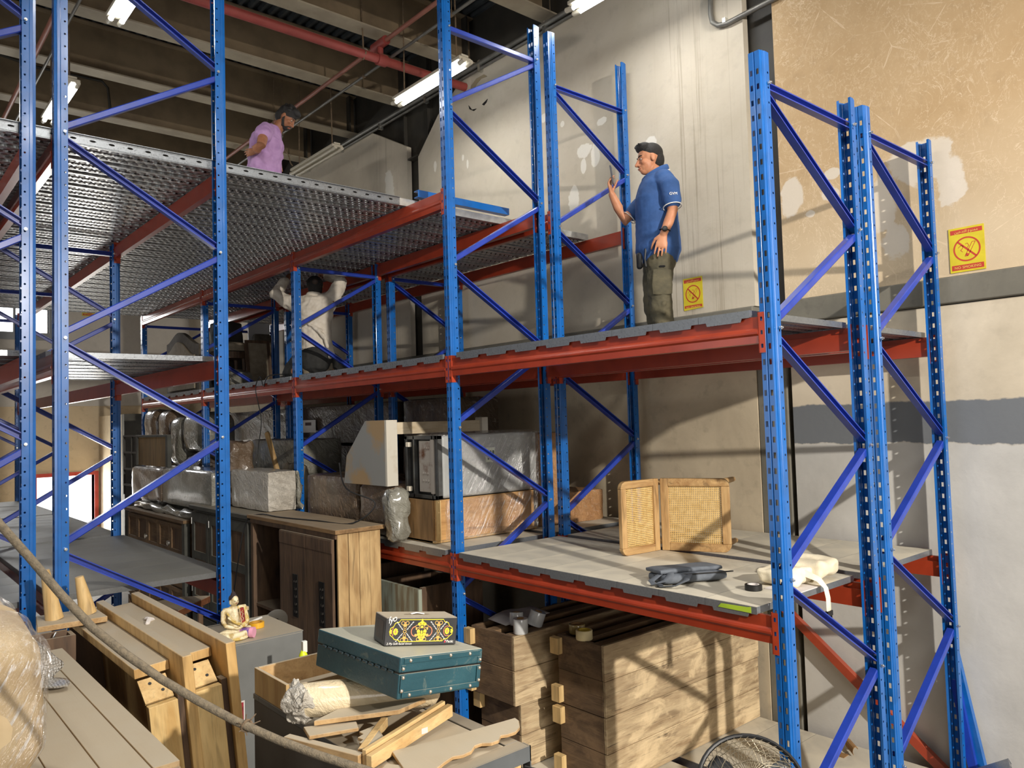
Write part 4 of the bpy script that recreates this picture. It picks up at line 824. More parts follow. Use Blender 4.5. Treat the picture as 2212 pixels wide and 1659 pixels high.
roll((.3, .36, -.921), (0, 0, 1), .045, .03, M['black'], PAPER, 'black tape roll lying beside the corner post', .7, 'tape')
tag(obj('green_sticker', MB().prism([(0, 0), (.19, .002), (.17, .022), (.02, .026), (.0, .03)], (-.0155, .18, -.956), (0, 1, 0), (0, 0, 1), (.001, 0, 0)), plain('yellow_green_sticker', (176, 206, 60), (150, 180, 50), 6, .3)), 'yellow green reflective sticker on the front edge of the lower shelf', 'sticker')
# --- leaning bars and scraps at the right wall
def bar(p, q, w, d, up=(1, 0, 0)): return MB().tube([p, q], w, 4, caps=False, ry=d, up=up)
b = MB(); p, q = Vector((2.12, 1.3, -1.46)), Vector((2.12, .06, -2.455)); dv = q-p; nn = Vector((0, -dv.z, dv.y)).normalized(); b.prism([(-.03, 0), (.03, 0), (.03, .045), (-.03, .045)], p, nn, (1, 0, 0), dv)
wob('loose_beam', b, M['beam'], None, 'loose orange red beam leaning diagonally on the wall under the lower shelf', 'rack beam')
b = MB(); p, q = Vector((2.15, .06, -1.56)), Vector((2.15, -.12, FZ)); dv = q-p; nn = Vector((0, -dv.z, dv.y)).normalized(); b.prism([(-.02, -.02), (.035, -.02), (.035, -.012), (-.012, -.012), (-.012, .012), (.035, .012), (.035, .02), (-.02, .02)], p, nn, (1, 0, 0), dv)
wob('loose_channel', b, M['post'], None, 'loose blue steel channel leaning on the wall behind the rightmost post', 'steel channel')
wob('loose_channel', (lambda bb: bb)(MB().prism([(-.02, -.02), (.03, -.02), (.03, .02), (-.02, .02)], Vector((2.12, .05, -1.75)), nn, (1, 0, 0), Vector((0, -.12, -.8)))), M['brace'], None, 'second blue bar hidden close beside the leaning blue channel', 'steel channel')
t = thing('loose_deck_plank', 'loose ribbed galvanised deck plank tilted up at the lower right corner', 'deck plank', (1.58, -.06, -2.5))
Mt = Matrix.Translation((0, 0, 0)) @ Matrix.Rotation(math.radians(-70), 4, 'Z') @ Matrix.Rotation(math.radians(-28), 4, 'Y')
pb = plank_mesh(.55, M['galv'], False, .3).copy(); pb.transform(Mt); lo = link('ribbed_sheet', pb, t, (0, .14, .08))
sb = MB().holestrip((0, 0, .037), (0, 1, 0), (1, 0, 0), .3, 0, .05, .05, .2, .012); ml = sb.mesh('hole_row', M['galv']); ml.transform(Mt); link('hole_row', ml, t, (0, .14, .08))
t = thing('cardboard_scrap', 'curled brown cardboard scrap on the bottom deck', 'cardboard', (1.98, .72, -2.374))
wob('curl', MB().prism([(.05*math.cos(a)*(1-.06*k), .03+.03*math.sin(a)) for k, a in enumerate([x*.5 for x in range(9)])]+[(.044*math.cos(a)*(1-.06*k), .03+.025*math.sin(a)) for k, a in reversed(list(enumerate([x*.5 for x in range(9)])))], (1.94, .66, -2.37), (1, 0, 0), (0, 0, 1), (.1, .1, 0)), CARDB, t)
wob('flap', MB().box((1.86, .7, -2.374), (1.93, .8, -2.37)), CARDB, t)
# ------------------------------------------------------------------ foreground pile
def basis(o, x, y, z):
    return Matrix(((x[0], y[0], z[0], o[0]), (x[1], y[1], z[1], o[1]), (x[2], y[2], z[2], o[2]), (0, 0, 0, 1)))
def thingm(name, label, cat, mat, group=None):
    t = thing(name, label, cat, mat.translation, 0, group); t.rotation_euler = mat.to_euler(); return t
def textmesh(s, size, m, name, parent, mat, shear=0, spacing=1.0, align='LEFT', ext=.0004):
    """flat printed lettering as a mesh; mat maps its x/y plane into the parent"""
    cu = bpy.data.curves.new(name, 'FONT'); cu.body = s; cu.size = size; cu.extrude = ext; cu.shear = shear; cu.space_character = spacing; cu.align_x = align; cu.resolution_u = 3
    o = bpy.data.objects.new(name+'_curve', cu); COL.objects.link(o); bpy.context.view_layer.update()
    me = bpy.data.meshes.new_from_object(o.evaluated_get(bpy.context.evaluated_depsgraph_get())); bpy.data.objects.remove(o)
    me.transform(mat); me.materials.clear(); me.materials.append(m); me.name = name
    return link(name, me, parent)
# --- grey filing cabinet with the seated statue and odds and ends
t = thing('filing_cabinet', 'grey steel filing cabinet with dusty top carrying the seated statue', 'cabinet', (-1.54, 2.63, FZ))
x0, x1, y0, y1, zt = -1.785, -1.303, 2.372, 2.9, -1.184
wob('body', MB().box((x0, y0, FZ), (x1, y1, zt-.004)), STEEL_GREY, t, bevel=.006)
wob('top_rim', MB().box((x0+.02, y1-.035, zt-.004), (x1-.0, y1-.02, zt+.004)).box((x0, y0, zt-.006), (x1, y1, zt)), STEEL_GREY, t)
for k in range(3): wob('drawer_front', MB().box((x0-.012, y0+.01, FZ+.06+.44*k), (x0-.001, y1-.01, FZ+.48+.44*k)), STEEL_GREY, t, bevel=.004)
st = wob('sticker', MB().box((-1.735, y0-.0025, -1.62), (-1.66, y0-.001, -1.5)), PAPER, t)
wob('sticker_print', MB().box((-1.728, y0-.0032, -1.612), (-1.667, y0-.0026, -1.508)), plain('dark_red_print', (150, 40, 52), (110, 24, 36), 40, .6), st)
wob('figure_print', MB().prism([(-1.715, -1.6), (-1.68, -1.6), (-1.684, -1.56), (-1.688, -1.53), (-1.697, -1.52), (-1.706, -1.53), (-1.711, -1.56)], (0, y0-.0036, 0), (1, 0, 0), (0, 0, 1), (0, -.0003, 0)), plain('pale_pink_print', (206, 160, 160), rough=.7), st)
# seated statue, facing the camera side
Ms = Matrix.Translation((-1.665, 2.5, zt)) @ Matrix.Rotation(math.radians(8), 4, 'Z')
t = thingm('seated_statue', 'cream and gold seated meditating statue with red sash on the filing cabinet', 'statue', Ms)
CREAM = plain('aged_cream_gilt', (224, 212, 178), (176, 152, 96), 26, .5, lo=.5, hi=.66); GOLD = plain('antique_gold', (196, 168, 92), (226, 214, 178), 30, .45, lo=.45, hi=.6, bump=.6, bscale=90)
def soft(o, vox=.004, it=4, f=.5):
    r = o.modifiers.new('remesh', 'REMESH'); r.mode = 'VOXEL'; r.voxel_size = vox; r.use_smooth_shade = True
    s = o.modifiers.new('smooth', 'SMOOTH'); s.iterations = it; s.factor = f; return o
b = MB(); b.tube([(0, .01, .03), (0, .012, .08), (0, .012, .13), (0, .008, .168)], [.05, .038, .044, .03], 16, ry=[.036, .03, .032, .024]); b.tube([(-.05, .01, .162), (.05, .01, .162)], .018, 12); b.tube([(0, .005, .16), (0, .0, .2)], .015, 12)
b.ell((0, -.004, .216), (.024, .027, .032), 18, 14); b.ell((0, -.033, .214), (.004, .005, .007), 8, 6)
for s in (-1, 1):
    b.tube([(s*.058, .01, .158), (s*.068, .0, .11), (s*.062, -.02, .085), (s*.02, -.045, .07)], [.016, .013, .012, .009], 12); b.ell((s*.025, -.002, .208), (.004, .008, .016), 8, 8)
    b.tube([(s*.03, .0, .035), (s*.085, -.02, .032), (s*.075, -.05, .028), (-s*.02, -.06, .03)], [.03, .028, .022, .016], 14)
b.ell((0, -.05, .066), (.022, .012, .009), 12, 8)
soft(obj('figure', b, CREAM, t, smooth=1), .0035)
soft(obj('hair', MB().ell((0, .004, .226), (.0265, .028, .027), 18, 12).ell((0, .004, .252), (.014, .015, .014), 14, 10).cyl((0, .004, .26), (0, .004, .28), .006, 8, .001), plain('dark_statue_hair', (58, 46, 48), (40, 32, 34), 80, .6, bump=.8, bscale=220), t, smooth=1), .003, 2)
soft(obj('lotus_base', MB().ell((0, -.03, .014), (.085, .05, .016), 24, 8).ell((0, -.05, .01), (.06, .035, .012), 20, 8), GOLD, t, smooth=1), .004)
obj('robe_fold', MB().tube([(-.055, -.026, .155), (-.03, -.03, .12), (.0, -.036, .095), (.03, -.034, .085)], .006, 8).tube([(-.05, -.028, .13), (-.02, -.036, .1), (.01, -.04, .082)], .005, 8).tube([(.06, -.012, .14), (.06, -.02, .1), (.045, -.04, .07)], .012, 8), GOLD, t, smooth=1)
obj('robe_sleeve', MB().tube([(.03, .0, .168), (.058, .006, .166), (.07, .0, .12), (.066, -.02, .09), (.03, -.045, .074)], [.016, .022, .019, .018, .012], 12), GOLD, t, smooth=1)
sash = obj('sash', MB().prism([(.012, .172), (.04, .176), (.05, .092), (.024, .086)], (0, -.04, 0), (1, 0, 0), (0, 0, 1), (0, .012, 0)), plain('red_sash_paint', (146, 44, 40), (110, 30, 32), 60, .5), t, bevel=.003)
obj('gold_trim', MB().tube([(.012, -.041, .172), (.024, -.041, .086), (.05, -.041, .092), (.04, -.041, .176)], .0022, 6).tube([(.03, -.041, .16), (.024, -.041, .15), (.034, -.041, .14), (.026, -.041, .125), (.036, -.041, .115), (.03, -.041, .1)], .0016, 6), GOLD, sash, smooth=1)
for s in (-1, 1): obj('closed_eye', MB().tube([(s*.004, -.0305, .218), (s*.009, -.03, .2168), (s*.014, -.027, .218)], .0011, 6), bpy.data.materials['dark_statue_hair'], t)
obj('lips', MB().tube([(-.006, -.0305, .2045), (0, -.0325, .204), (.006, -.0305, .2045)], .0014, 6), bpy.data.materials['red_sash_paint'], t)
roll((-1.475, 2.64, zt+.001), (0, 0, 1), .045, .032, plain('yellow_tape', (222, 166, 40), rough=.4, coat=.3), plain('yellow_tape_core', (190, 140, 50), rough=.7), 'yellow tape roll on the filing cabinet right of the statue', .82, 'tape')
t = thing('tablet_tube', 'small pink and purple tube lying beside the statue', 'tube', (-1.59, 2.45, zt+.03)); PINK = plain('pink_plastic', (226, 160, 186), rough=.35)
obj('barrel', MB().cyl((-.05, .05, 0), (0, 0, 0), .028, 18), plain('violet_label', (112, 84, 150), (196, 140, 186), 30, .4), t, smooth=1); obj('cap', MB().cyl((0, 0, 0), (.016, -.016, 0), .03, 18), PINK, t, smooth=1)
wob('pen', MB().tube([(-1.49, 2.74, zt+.009), (-1.37, 2.82, zt+.009)], .007, 8), plain('white_pen', (226, 226, 222), rough=.4), None, 'white pen lying on the filing cabinet by the yellow tape', 'pen', smooth=1)
wob('wood_offcut', MB().box((-1.62, 2.66, zt), (-1.5, 2.78, zt+.03)), W_PALEY, None, 'pale wood offcut flat behind the statue', 'wood block', bevel=.003)
wob('wood_offcut', MB().box((-1.61, 2.79, zt), (-1.47, 2.86, zt+.075)), W_OAK, None, 'brown wood offcut upright behind the statue', 'wood block', bevel=.003)
wob('wood_offcut', MB().box((-1.6, 2.79, zt+.076), (-1.46, 2.86, zt+.1)), W_CRATE, None, 'thin wood offcut stacked on the upright brown one', 'wood block', bevel=.003)
t = thing('dark_books', 'dark box and grey folders stacked behind the wooden rails', 'box', (-1.7, 3.0, FZ))
wob('carton', MB().box((-1.88, 2.92, FZ), (-1.8, 3.04, -1.2)), W_DARK, t); wob('folder', MB().box((-1.88, 2.92, -1.199), (-1.8, 3.03, -1.17)), CLOTH_GREY, t); wob('folder', MB().box((-1.87, 2.92, -1.169), (-1.81, 3.02, -1.14)), CLOTH_BEIGE, t)
wob('disc', MB().lathe([(.02, -.003), (.075, -.003), (.08, 0), (.075, .003), (.02, .003), (.02, -.003)], (-1.2, 2.99, -1.26), (.1, 1, .15), 28), M['steel_dark'], None, 'dark round metal disc standing behind the filing cabinet', 'disc', smooth=1)
wob('disc_stand', MB().box((-1.29, 2.95, FZ), (-1.1, 3.05, -1.345)), W_DARK, None, 'dark wooden post block under the round metal disc', 'wood block')
t = thing('side_table', 'small dusty table with thick brown edge behind the wooden rails', 'table', (-1.5, 3.75, FZ))
wob('top', MB().prism([(-1.66, 3.5), (-1.34, 3.8), (-1.6, 4.02), (-1.7, 3.9)], (0, 0, -1.24), (1, 0, 0), (0, 1, 0), (0, 0, .05)), wood('red_brown_table', (120, 76, 48), (92, 56, 36), 'x', 1.2, .6, dust=.95), t, bevel=.004)
for p in ((-1.62, 3.6), (-1.42, 3.78), (-1.62, 3.93)): wob('leg', MB().cyl((p[0], p[1], FZ), (p[0], p[1], -1.241), .02, 8), W_DARK, t)
t = thing('spray_bottle', 'neon yellow bottle with white cap behind the teal suitcase', 'bottle', (-1.53, 1.9, -1.25))
obj('body', MB().lathe([(0, 0), (.022, 0), (.022, .07), (.012, .09), (0, .09)], (0, 0, 0), (0, 0, 1), 14), plain('neon_yellow', (214, 232, 40), rough=.4), t, smooth=1); obj('cap', MB().box((-.006, -.012, .08), (.02, .012, .14)), plain('white_cap', (226, 228, 220), rough=.4), t, bevel=.003)
wob('bin', MB().prism([(.14*math.cos(k*.39), .14*math.sin(k*.39)) for k in range(16)], (-1.46, 1.86, FZ), (1, 0, 0), (0, 1, 0), (0, 0, 1.299)), M['black'], None, 'black bin under the neon yellow bottle', 'bin')
# --- tall wooden unit of upright slabs
t = thing('slab_unit', 'wooden cabinet side unit with two long upright slabs and dusty recessed boards', 'cabinet', (-2.23, 2.2, FZ)); SLAB = t
SLABE = wood('pale_slab_wood', (208, 172, 112), (180, 140, 82), 'z', 1.2, .6, dust=.97)
for (a, b_) in ((-2.094, -2.05), (-2.279, -2.236)): wob('slab', MB().box((a, 1.475, FZ), (b_, 2.955, -.934)), SLABE, t, bevel=.004)
for (a, b_) in ((-2.236, -2.094), (-2.425, -2.279)):
    wob('recessed_board', MB().box((a+.001, 1.665, -1.028), (b_-.001, 2.95, -.985)), SLABE, t, bevel=.003)
    wob('front_panel', MB().box((a+.001, 1.49, FZ), (b_-.028, 1.53, -1.105)), wood('pale_burl_panel', (216, 186, 128), (190, 152, 92), 'z', 1.4, .55), t, bevel=.003)
    hb = MB().box((a+.002, 1.535, -1.0), (b_-.03, 1.545, -.88)); A_ = Matrix.Translation((0, 1.535, -1.1)) @ Matrix.Rotation(math.radians(-52), 4, 'X') @ Matrix.Translation((0, -1.535, 1.0)); hb.v = [tuple(A_ @ Vector(v)) for v in hb.v]
    br = wob('bracket', hb, W_PLY, t)
    for (u, h) in ((.38, .75), (.72, .35)): wob('screw_hole', (lambda q: MB().cyl(q, q+Vector((0, -.62, .79))*.0015, .007, 10))(A_ @ Vector((a+(b_-a-.03)*u, 1.534, -1.0+.12*h))), M['black'], br)
    wob('side_face', MB().box((b_-.026, 1.5, FZ), (b_-.002, 1.56, -1.09)), W_DARK, t)
wob('back_wall', MB().box((-2.425, 2.93, FZ), (-2.1, 2.95, -1.03)), W_DARK, t)
SLAB.rotation_euler = (0, math.radians(-5.2), 0); SLAB.location.x += 1.616*math.sin(math.radians(5.2)); SLAB.location.z += .006
wob('paper_twist', MB().tube([(-2.17, 2.36, -.978), (-2.15, 2.4, -.965), (-2.13, 2.41, -.975), (-2.15, 2.45, -.972)], .012, 6), PAPER, None, 'crumpled white scrap on the right recessed board', 'paper', smooth=1)
# --- low cabinet with board top
t = thing('plank_cabinet', 'low cabinet topped with wide dusty boards at lower left', 'cabinet', (-2.7, 1.5, FZ))
TB = wood('dusty_table_board', (176, 150, 112), (150, 124, 90), 'y', 1, .75, dust=1.0)
ed = [-3.0, -2.87, -2.745, -2.625, -2.545]
for k in range(4): wob('board', MB().box((ed[k]+.0002, .66, -1.074-.004*(k % 2)), (ed[k+1]-.0002, 2.42, -1.034-.005*(3-k))), TB, t, bevel=.0015)
wob('body', MB().box((-2.98, .72, FZ), (-2.56, 2.4, -1.08)), W_DARK, t); wob('edge_lip', MB().box((-3.0, .645, -1.09), (-2.545, .659, -1.05)), W_OAKX, t, bevel=.003)
# --- upturned stool with two tapered legs, drawer of scraps behind
t = thing('upturned_stool', 'upturned footstool with two pale tapered legs between the left posts', 'stool', (-2.5, 2.7, -1.0))
wob('seat_board', MB().prism([(-2.62, 2.62), (-2.3, 2.6), (-2.3, 2.88), (-2.58, 2.9)], (0, 0, -.985), (1, 0, 0), (0, 1, 0), (0, 0, .03)), W_PALEY, t, bevel=.003)
for (q, r) in (((-2.563, 2.75, -.695), (-2.52, 2.75, -.955)), ((-2.404, 2.75, -.753), (-2.362, 2.75, -.955))): wob('leg', MB().tube([q, r], [.021, .044], 16, caps=False), W_PLY, t, smooth=1)
t = thing('scrap_drawer', 'open brown drawer full of scraps at left behind the bubble wrap', 'drawer', (-2.56, 2.5, -1.14))
for (lo, hi) in (((-2.66, 2.5, -1.14), (-2.64, 2.62, -.99)), ((-2.64, 2.5, -1.14), (-2.47, 2.52, -1.0)), ((-2.49, 2.52, -1.14), (-2.47, 2.62, -1.0)), ((-2.64, 2.6, -1.14), (-2.49, 2.62, -.99)), ((-2.64, 2.52, -1.14), (-2.49, 2.6, -1.12))): wob('drawer_board', MB().box(lo, hi), W_DARK, t)
tag(obj('metal_rod', MB().tube([(-2.6, 2.57, -1.1), (-2.55, 2.54, -.98)], .004, 6), M['bolt']), 'thin metal rod sticking out of the brown scrap drawer', 'rod')
wob('support_box', MB().box((-2.67, 2.46, FZ), (-2.47, 2.95, -1.142)), W_DARK, None, 'dark box under the scrap drawer and upturned stool', 'box')
# --- bubble wrap and film wrapped cushion at the left edge
def bubble():
    n = N('bubble_wrap'); v = n.new('ShaderNodeTexVoronoi'); n.t.links.new(n.coord(), v.inputs['Vector']); v.inputs['Scale'].default_value = 85; v.inputs['Randomness'].default_value = .3
    n.bump(n.ramp(v.outputs['Distance'], .7, .2), 1.0, .01); n.b.inputs['Transmission Weight'].default_value = .35; return n.done(n.mix(n.ramp(v.outputs['Distance'], .3, .6), lin((222, 220, 214)), lin((190, 184, 174))), .2, 0, .8)
b = MB(); nu, nv = 16, 30; vs = []
for i in range(nu):
    for j in range(nv):
        u, w_ = i/(nu-1), j/(nv-1); dr = min(w_/.55, 1); fl = max(0, (w_-.55)/.45)
        p = Vector((-2.9+.235*u+.02*math.sin(w_*9), 1.95+.04*math.sin(u*5)-.06*dr-.16*fl, -.79-.16*u*u*(1-dr)-(.228-.0*u)*dr)); p += mnoise.noise_vector(p*8)*(.016-.010*fl)
        p.z = max(p.z, -1.024); vs.append(p)
b.add(vs, [(i*nv+j, (i+1)*nv+j, (i+1)*nv+j+1, i*nv+j+1) for i in range(nu-1) for j in range(nv-1)])
bw = wob('bubble_wrap', b, bubble(), None, 'sheet of clear bubble wrap hanging over the dusty boards at left', 'bubble wrap', smooth=1); bw.modifiers.new('thickness', 'SOLIDIFY').thickness = .006
t = thing('wrapped_cushion', 'large tan cushion in clear film cut by the left edge', 'cushion', (-3.02, 1.15, -1.03))
wob('cushion', lump((-3.3, .75, -1.03), (-2.885, 1.75, -.555), .6, .016, 4, 14), plain('tan_cushion_fabric', (206, 184, 146), (190, 166, 128), 5, .75), t, smooth=1)
wob('plastic_wrap', lump((-3.308, .742, -1.032), (-2.877, 1.758, -.547), .6, .018, 5, 16), CLEAR, t, smooth=1)
# --- base cabinet with the suitcase stack
t = thing('drawer_cabinet', 'dark drawer cabinet with grey framed dusty top carrying the teal suitcase', 'cabinet', (-2.0, .35, FZ))
x0, x1, y0, y1, zt = -2.215, -1.80, -.18, .88, -.96
wob('body', MB().box((x0+.004, y0+.02, FZ), (x1-.01, y1, zt-.022)), plain('grey_brown_side', (88, 84, 78), (70, 66, 60), 4, .6), t)
GM = plain('grey_metal_edge', (112, 116, 118), (96, 100, 102), 5, .45, .4, dust=.95)
wob('top_frame', MB().box((x0, y0, zt-.02), (x1, y0+.05, zt)).box((x0, y1-.05, zt-.02), (x1, y1, zt)).box((x0, y0+.05, zt-.02), (x0+.05, y1-.05, zt)).box((x1-.05, y0+.05, zt-.02), (x1, y1-.05, zt)), GM, t, bevel=.002)
wob('top_panel', MB().box((x0+.052, y0+.052, zt-.02), (x1-.052, y1-.052, zt-.004)), TB, t)
wob('frame_edge', MB().box((x0, y0-.004, zt-.045), (x1+.004, y0, zt)).box((x1, y0-.004, FZ), (x1+.004, y0+.03, zt)).box((x0, y0-.004, FZ), (x0+.03, y0, zt-.045)), GM, t)
wob('front_panel', MB().box((x0+.03, y0+.004, FZ), (x1-.03, y0+.02, zt-.05)), W_PLY, t)
wob('nail', MB().cyl((x1-.02, y0+.0, zt-.055), (x1+.035, y0-.045, zt-.075), .003, 6).cyl((x1+.035, y0-.045, zt-.075), (x1+.037, y0-.047, zt-.0757), .006, 8), M['black'], t)
t = thing('open_drawer', 'open dusty drawer under the left end of the teal suitcase', 'drawer', (-1.98, .72, zt))
for (lo, hi) in (((-2.213, .60, zt), (-2.2, .87, zt+.095)), ((-2.2, .858, zt), (-1.74, .87, zt+.095)), ((-2.2, .60, zt), (-1.74, .612, zt+.085)), ((-1.752, .612, zt), (-1.74, .858, zt+.095)), ((-2.2, .612, zt), (-1.752, .858, zt+.01))): wob('drawer_board', MB().box(lo, hi), W_PALE if lo[1] < .61 and lo[0] < -2.21 else W_PALEY, t, bevel=.002)
wob('loose_stick', MB().box((-2.02, .66, zt+.012), (-1.78, .7, zt+.05)), W_OAKX, None, 'brown stick lying inside the open dusty drawer', 'wood block')
t = thing('foam_roll', 'white foam sheet rolled up in clear film under the suitcase', 'roll', (-2.05, .4, zt))
q = [Vector((-2.235, .425, -.868)), Vector((-2.17, .40, -.872)), Vector((-2.0, .33, -.88)), Vector((-1.86, .26, -.895))]
wob('foam', MB().tube(q, [.052, .056, .054, .048], 24), film('film_over_tan_foam', (222, 206, 172), (200, 180, 144), 11, .4), t, smooth=1)
wob('film_end', lump((-2.29, .37, -.925), (-2.2, .49, -.815), .9, .03, 16, 10), F_WHITE, t, smooth=1)
def fb(nm, pts, z, h, m, lb, rise=(0, 0)): 
    P3 = [(p[0], p[1]) for p in pts]; return wob(nm, MB().prism(P3, (0, 0, z), (1, 0, 0), (0, 1, 0), (0, 0, h)), m, None, lb, 'board', bevel=.002)
t = thing('mitred_frame', 'broken mitred wooden picture frame under the suitcase', 'frame', (-2.05, .15, zt))
W_MOL = wood('pale_moulding', (214, 184, 132), (196, 158, 104), 'x', 1.2, .5)
def stick(nm, p, q, w, h, z, m, par, dz=0):
    p, q = Vector((*p, z)), Vector((*q, z+dz)); d = q-p; nn = Vector((-d.y, d.x, 0)).normalized(); return wob(nm, MB().prism([(-w/2, 0), (w/2, 0), (w/2, h), (-w/2, h)], p, nn, (0, 0, 1), d), m, par, bevel=.002)
stick('side_rail', (-2.232, .018), (-1.86, .135), .022, .038, zt+.002, W_MOL, t, .018); stick('moulding', (-2.232, .044), (-1.87, .158), .016, .046, zt+.002, W_MOL, t, .018)
stick('side_rail', (-2.33, .34), (-2.235, .055), .026, .034, zt-.0, W_PALEY, t); stick('cross_rail', (-2.22, .075), (-2.05, .23), .022, .03, zt+.012, W_MOL, t)
fb('loose_board', [(-2.26, .3), (-2.02, .19), (-1.9, .215), (-2.1, .36)], zt+.052, .016, W_PALEY, 'dusty grey board lying across the broken frame')
fb('loose_board', [(-2.3, .25), (-2.16, .2), (-2.14, .25), (-2.28, .33)], zt+.036, .012, W_PALEY, 'short dusty board sticking out left under the foam roll')
sc = [(-2.23, .085), (-2.2, .095), (-2.205, .12), (-2.185, .13), (-2.19, .155), (-2.165, .165), (-2.165, .19), (-2.1, .2), (-2.13, .1), (-2.215, .06)]
fb('scalloped_board', sc, zt+.03, .01, W_PALEY, 'small scalloped board inside the broken frame')
sp = [at(x, y, 'z', -.94) for x, y in [(846, 1622), (980, 1588), (1113, 1550), (1121, 1556), (1123, 1570), (1114, 1580), (1096, 1586), (1082, 1588), (1078, 1598), (1062, 1604), (1040, 1605), (1026, 1610), (1018, 1622), (1000, 1630), (978, 1634), (960, 1646), (945, 1658), (900, 1675), (880, 1672)]]
fb('scalloped_board', [(p.x, p.y) for p in sp], -.951, .011, W_PALEY, 'long dusty scalloped board on the front of the cabinet top')
tag(stick('loose_board', (-2.21, -.02), (-2.12, -.16), .05, .012, zt+.001, W_PALEY, None), 'narrow dusty strip at the left front corner of the cabinet top', 'board')
wob('label_tag', MB().box((-2.02, .0755, zt+.02), (-1.99, .0765, zt+.037)), PAPER, None, 'small white paper tag stuck on the frame moulding', 'label')
# --- teal suitcase, tilted, and the tissue box on it
yv = Vector((-.04, .999, 0)).normalized(); xv = Vector((.99, .045, -.135)).normalized(); zv = xv.cross(yv).normalized(); xv = yv.cross(zv)
F_ = Vector((-2.094, .056, -.684)); H_, LX, LY = .124, .325, .49
MS = basis(F_-zv*H_, xv, yv, zv)
t = thingm('suitcase', 'teal riveted suitcase with a dusty grey lid lying on the broken frame', 'suitcase', MS)
def teal():
    n = N('worn_teal_fibreboard'); col = n.mix(n.ramp(n.noise(7, 5), .35, .7), lin((32, 70, 80)), lin((42, 82, 92))); col = n.mix(n.math('MULTIPLY', n.ramp(n.noise(16, 6, (1, 1, 1), .7, 1), .6, .75), .6), col, lin((126, 132, 118))); col = n.dust(col, lin((168, 166, 150)), .95); n.bump(n.noise(80, 4), .12); return n.done(col, .45)
TEAL = teal()
obj('base', MB().box((0, 0, 0), (LX, LY, .074)), TEAL, t, bevel=.005, seg=2); obj('lid', MB().box((-.002, -.002, .077), (LX+.002, LY+.002, H_)), TEAL, t, bevel=.006, seg=2); obj('seam', MB().box((.002, .002, .074), (LX-.002, LY-.002, .077)), M['black'], t)
for i in range(12): obj('hinge', MB().cyl((-.004, .03+.036*i, .0755), (-.004, .05+.036*i, .0755),   .004, 8), plain('dark_teal_hinge', (40, 52, 56), rough=.4) if i == 0 else bpy.data.materials['dark_teal_hinge'], t)
strip = MB()
for z in (.006, .104): strip.box((.012, -.0045, z), (LX-.012, -.002, z+.016))
for x in (.004, LX-.02): strip.box((x, -.0045, .02), (x+.016, -.002, .07)); strip.box((x, -.0045, .08), (x+.016, -.002, .1))
obj('edge_binding', strip, TEAL, t, bevel=.001)
RIV = plain('brass_rivet', (206, 190, 170), rough=.3, metal=.7)
for (x, z) in [(.035, .112), (.11, .114), (.19, .114), (.27, .112), (.01, .09), (.012, .064), (.01, .026), (.04, .012), (.12, .012), (.2, .012), (.28, .012), (LX-.01, .09), (LX-.01, .064), (LX-.01, .026)]:
    obj('rivet', MB().lathe([(.0055, 0), (.005, .002), (.003, .004), (0, .0045)], (x, -.0045, z), (0, -1, 0), 10), RIV, t, smooth=1)
def onplane(px, py): 
    d = FW+RT*((px-1106)/FPX)-UP*((py-829.5)/FPX); return CAMP+d*((F_-CAMP).dot(zv)/d.dot(zv))
a, b_ = onplane(829, 1397), onplane(984, 1393); xt = (b_-a).normalized(); yt = zv.cross(xt); BL_, BD_, BH_ = (b_-a).length, .115, .088
MT = basis(a+zv*.0015, xt, yt, zv)
t = thingm('tissue_box', 'black tissue box with yellow floral ornament on the suitcase lid', 'tissue box', MT)
BOXB = plain('black_printed_card', (40, 40, 42), (54, 53, 52), 12, .4, dust=1.0); YEL = plain('yellow_print', (232, 208, 50), rough=.5); WHT = plain('white_print', (232, 230, 224), rough=.5); ORG = plain('salmon_print', (206, 124, 88), rough=.5); GLD = plain('tan_gold_print', (214, 170, 84), rough=.5); REDP = plain('red_print', (206, 44, 66), rough=.5)
obj('carton', MB().box((0, 0, 0), (BL_, BD_, BH_)), BOXB, t, bevel=.0025); obj('side_panel', MB().box((-.0006, .02, .015), (-.0002, BD_-.02, BH_-.015)), plain('brown_print', (76, 62, 50), (60, 50, 42), 30, .5), t)
obj('opening', MB().prism([(.5*BL_+.045*math.cos(k*.42), .5*BD_+.012*math.sin(k*.42)) for k in range(15)], (0, 0, BH_), (1, 0, 0), (0, 1, 0), (0, 0, .0008)), plain('opening_shadow', (120, 108, 90), rough=.9), t)
obj('tissue', MB().tube([(.5*BL_-.02, .5*BD_, BH_+.002), (.5*BL_, .5*BD_+.004, BH_+.005), (.5*BL_+.025, .5*BD_, BH_+.002)], .006, 8, ry=.002), WHT, t, smooth=1)
sx = BL_/.155; sz = BH_/.062
def FP(u, v): return (u*BL_, v*BH_)     # fractions of the front face
def flat(nm, pts, m, d=.0006): return obj(nm, MB().prism([FP(*p) for p in pts], (0, -.0001, 0), (1, 0, 0), (0, 0, 1), (0, -d, 0)), m, t)
half = [(.2, .145), (.185, .2), (.13, .23), (.11, .3), (.07, .38), (.06, .5), (.07, .62), (.11, .68), (.13, .8), (.185, .84), (.2, .92)]
out = half+[(1-u, v) for u, v in reversed(half)]; rr = .0011
obj('ornament_border', MB().tube([(FP(*p)[0], -.0006, FP(*p)[1]) for p in out+[out[0]]], .0013, 6, ry=.0006, up=(0, 1, 0)), YEL, t)
orn = {'y': MB(), 'o': MB(), 'g': MB(), 'w': MB()}
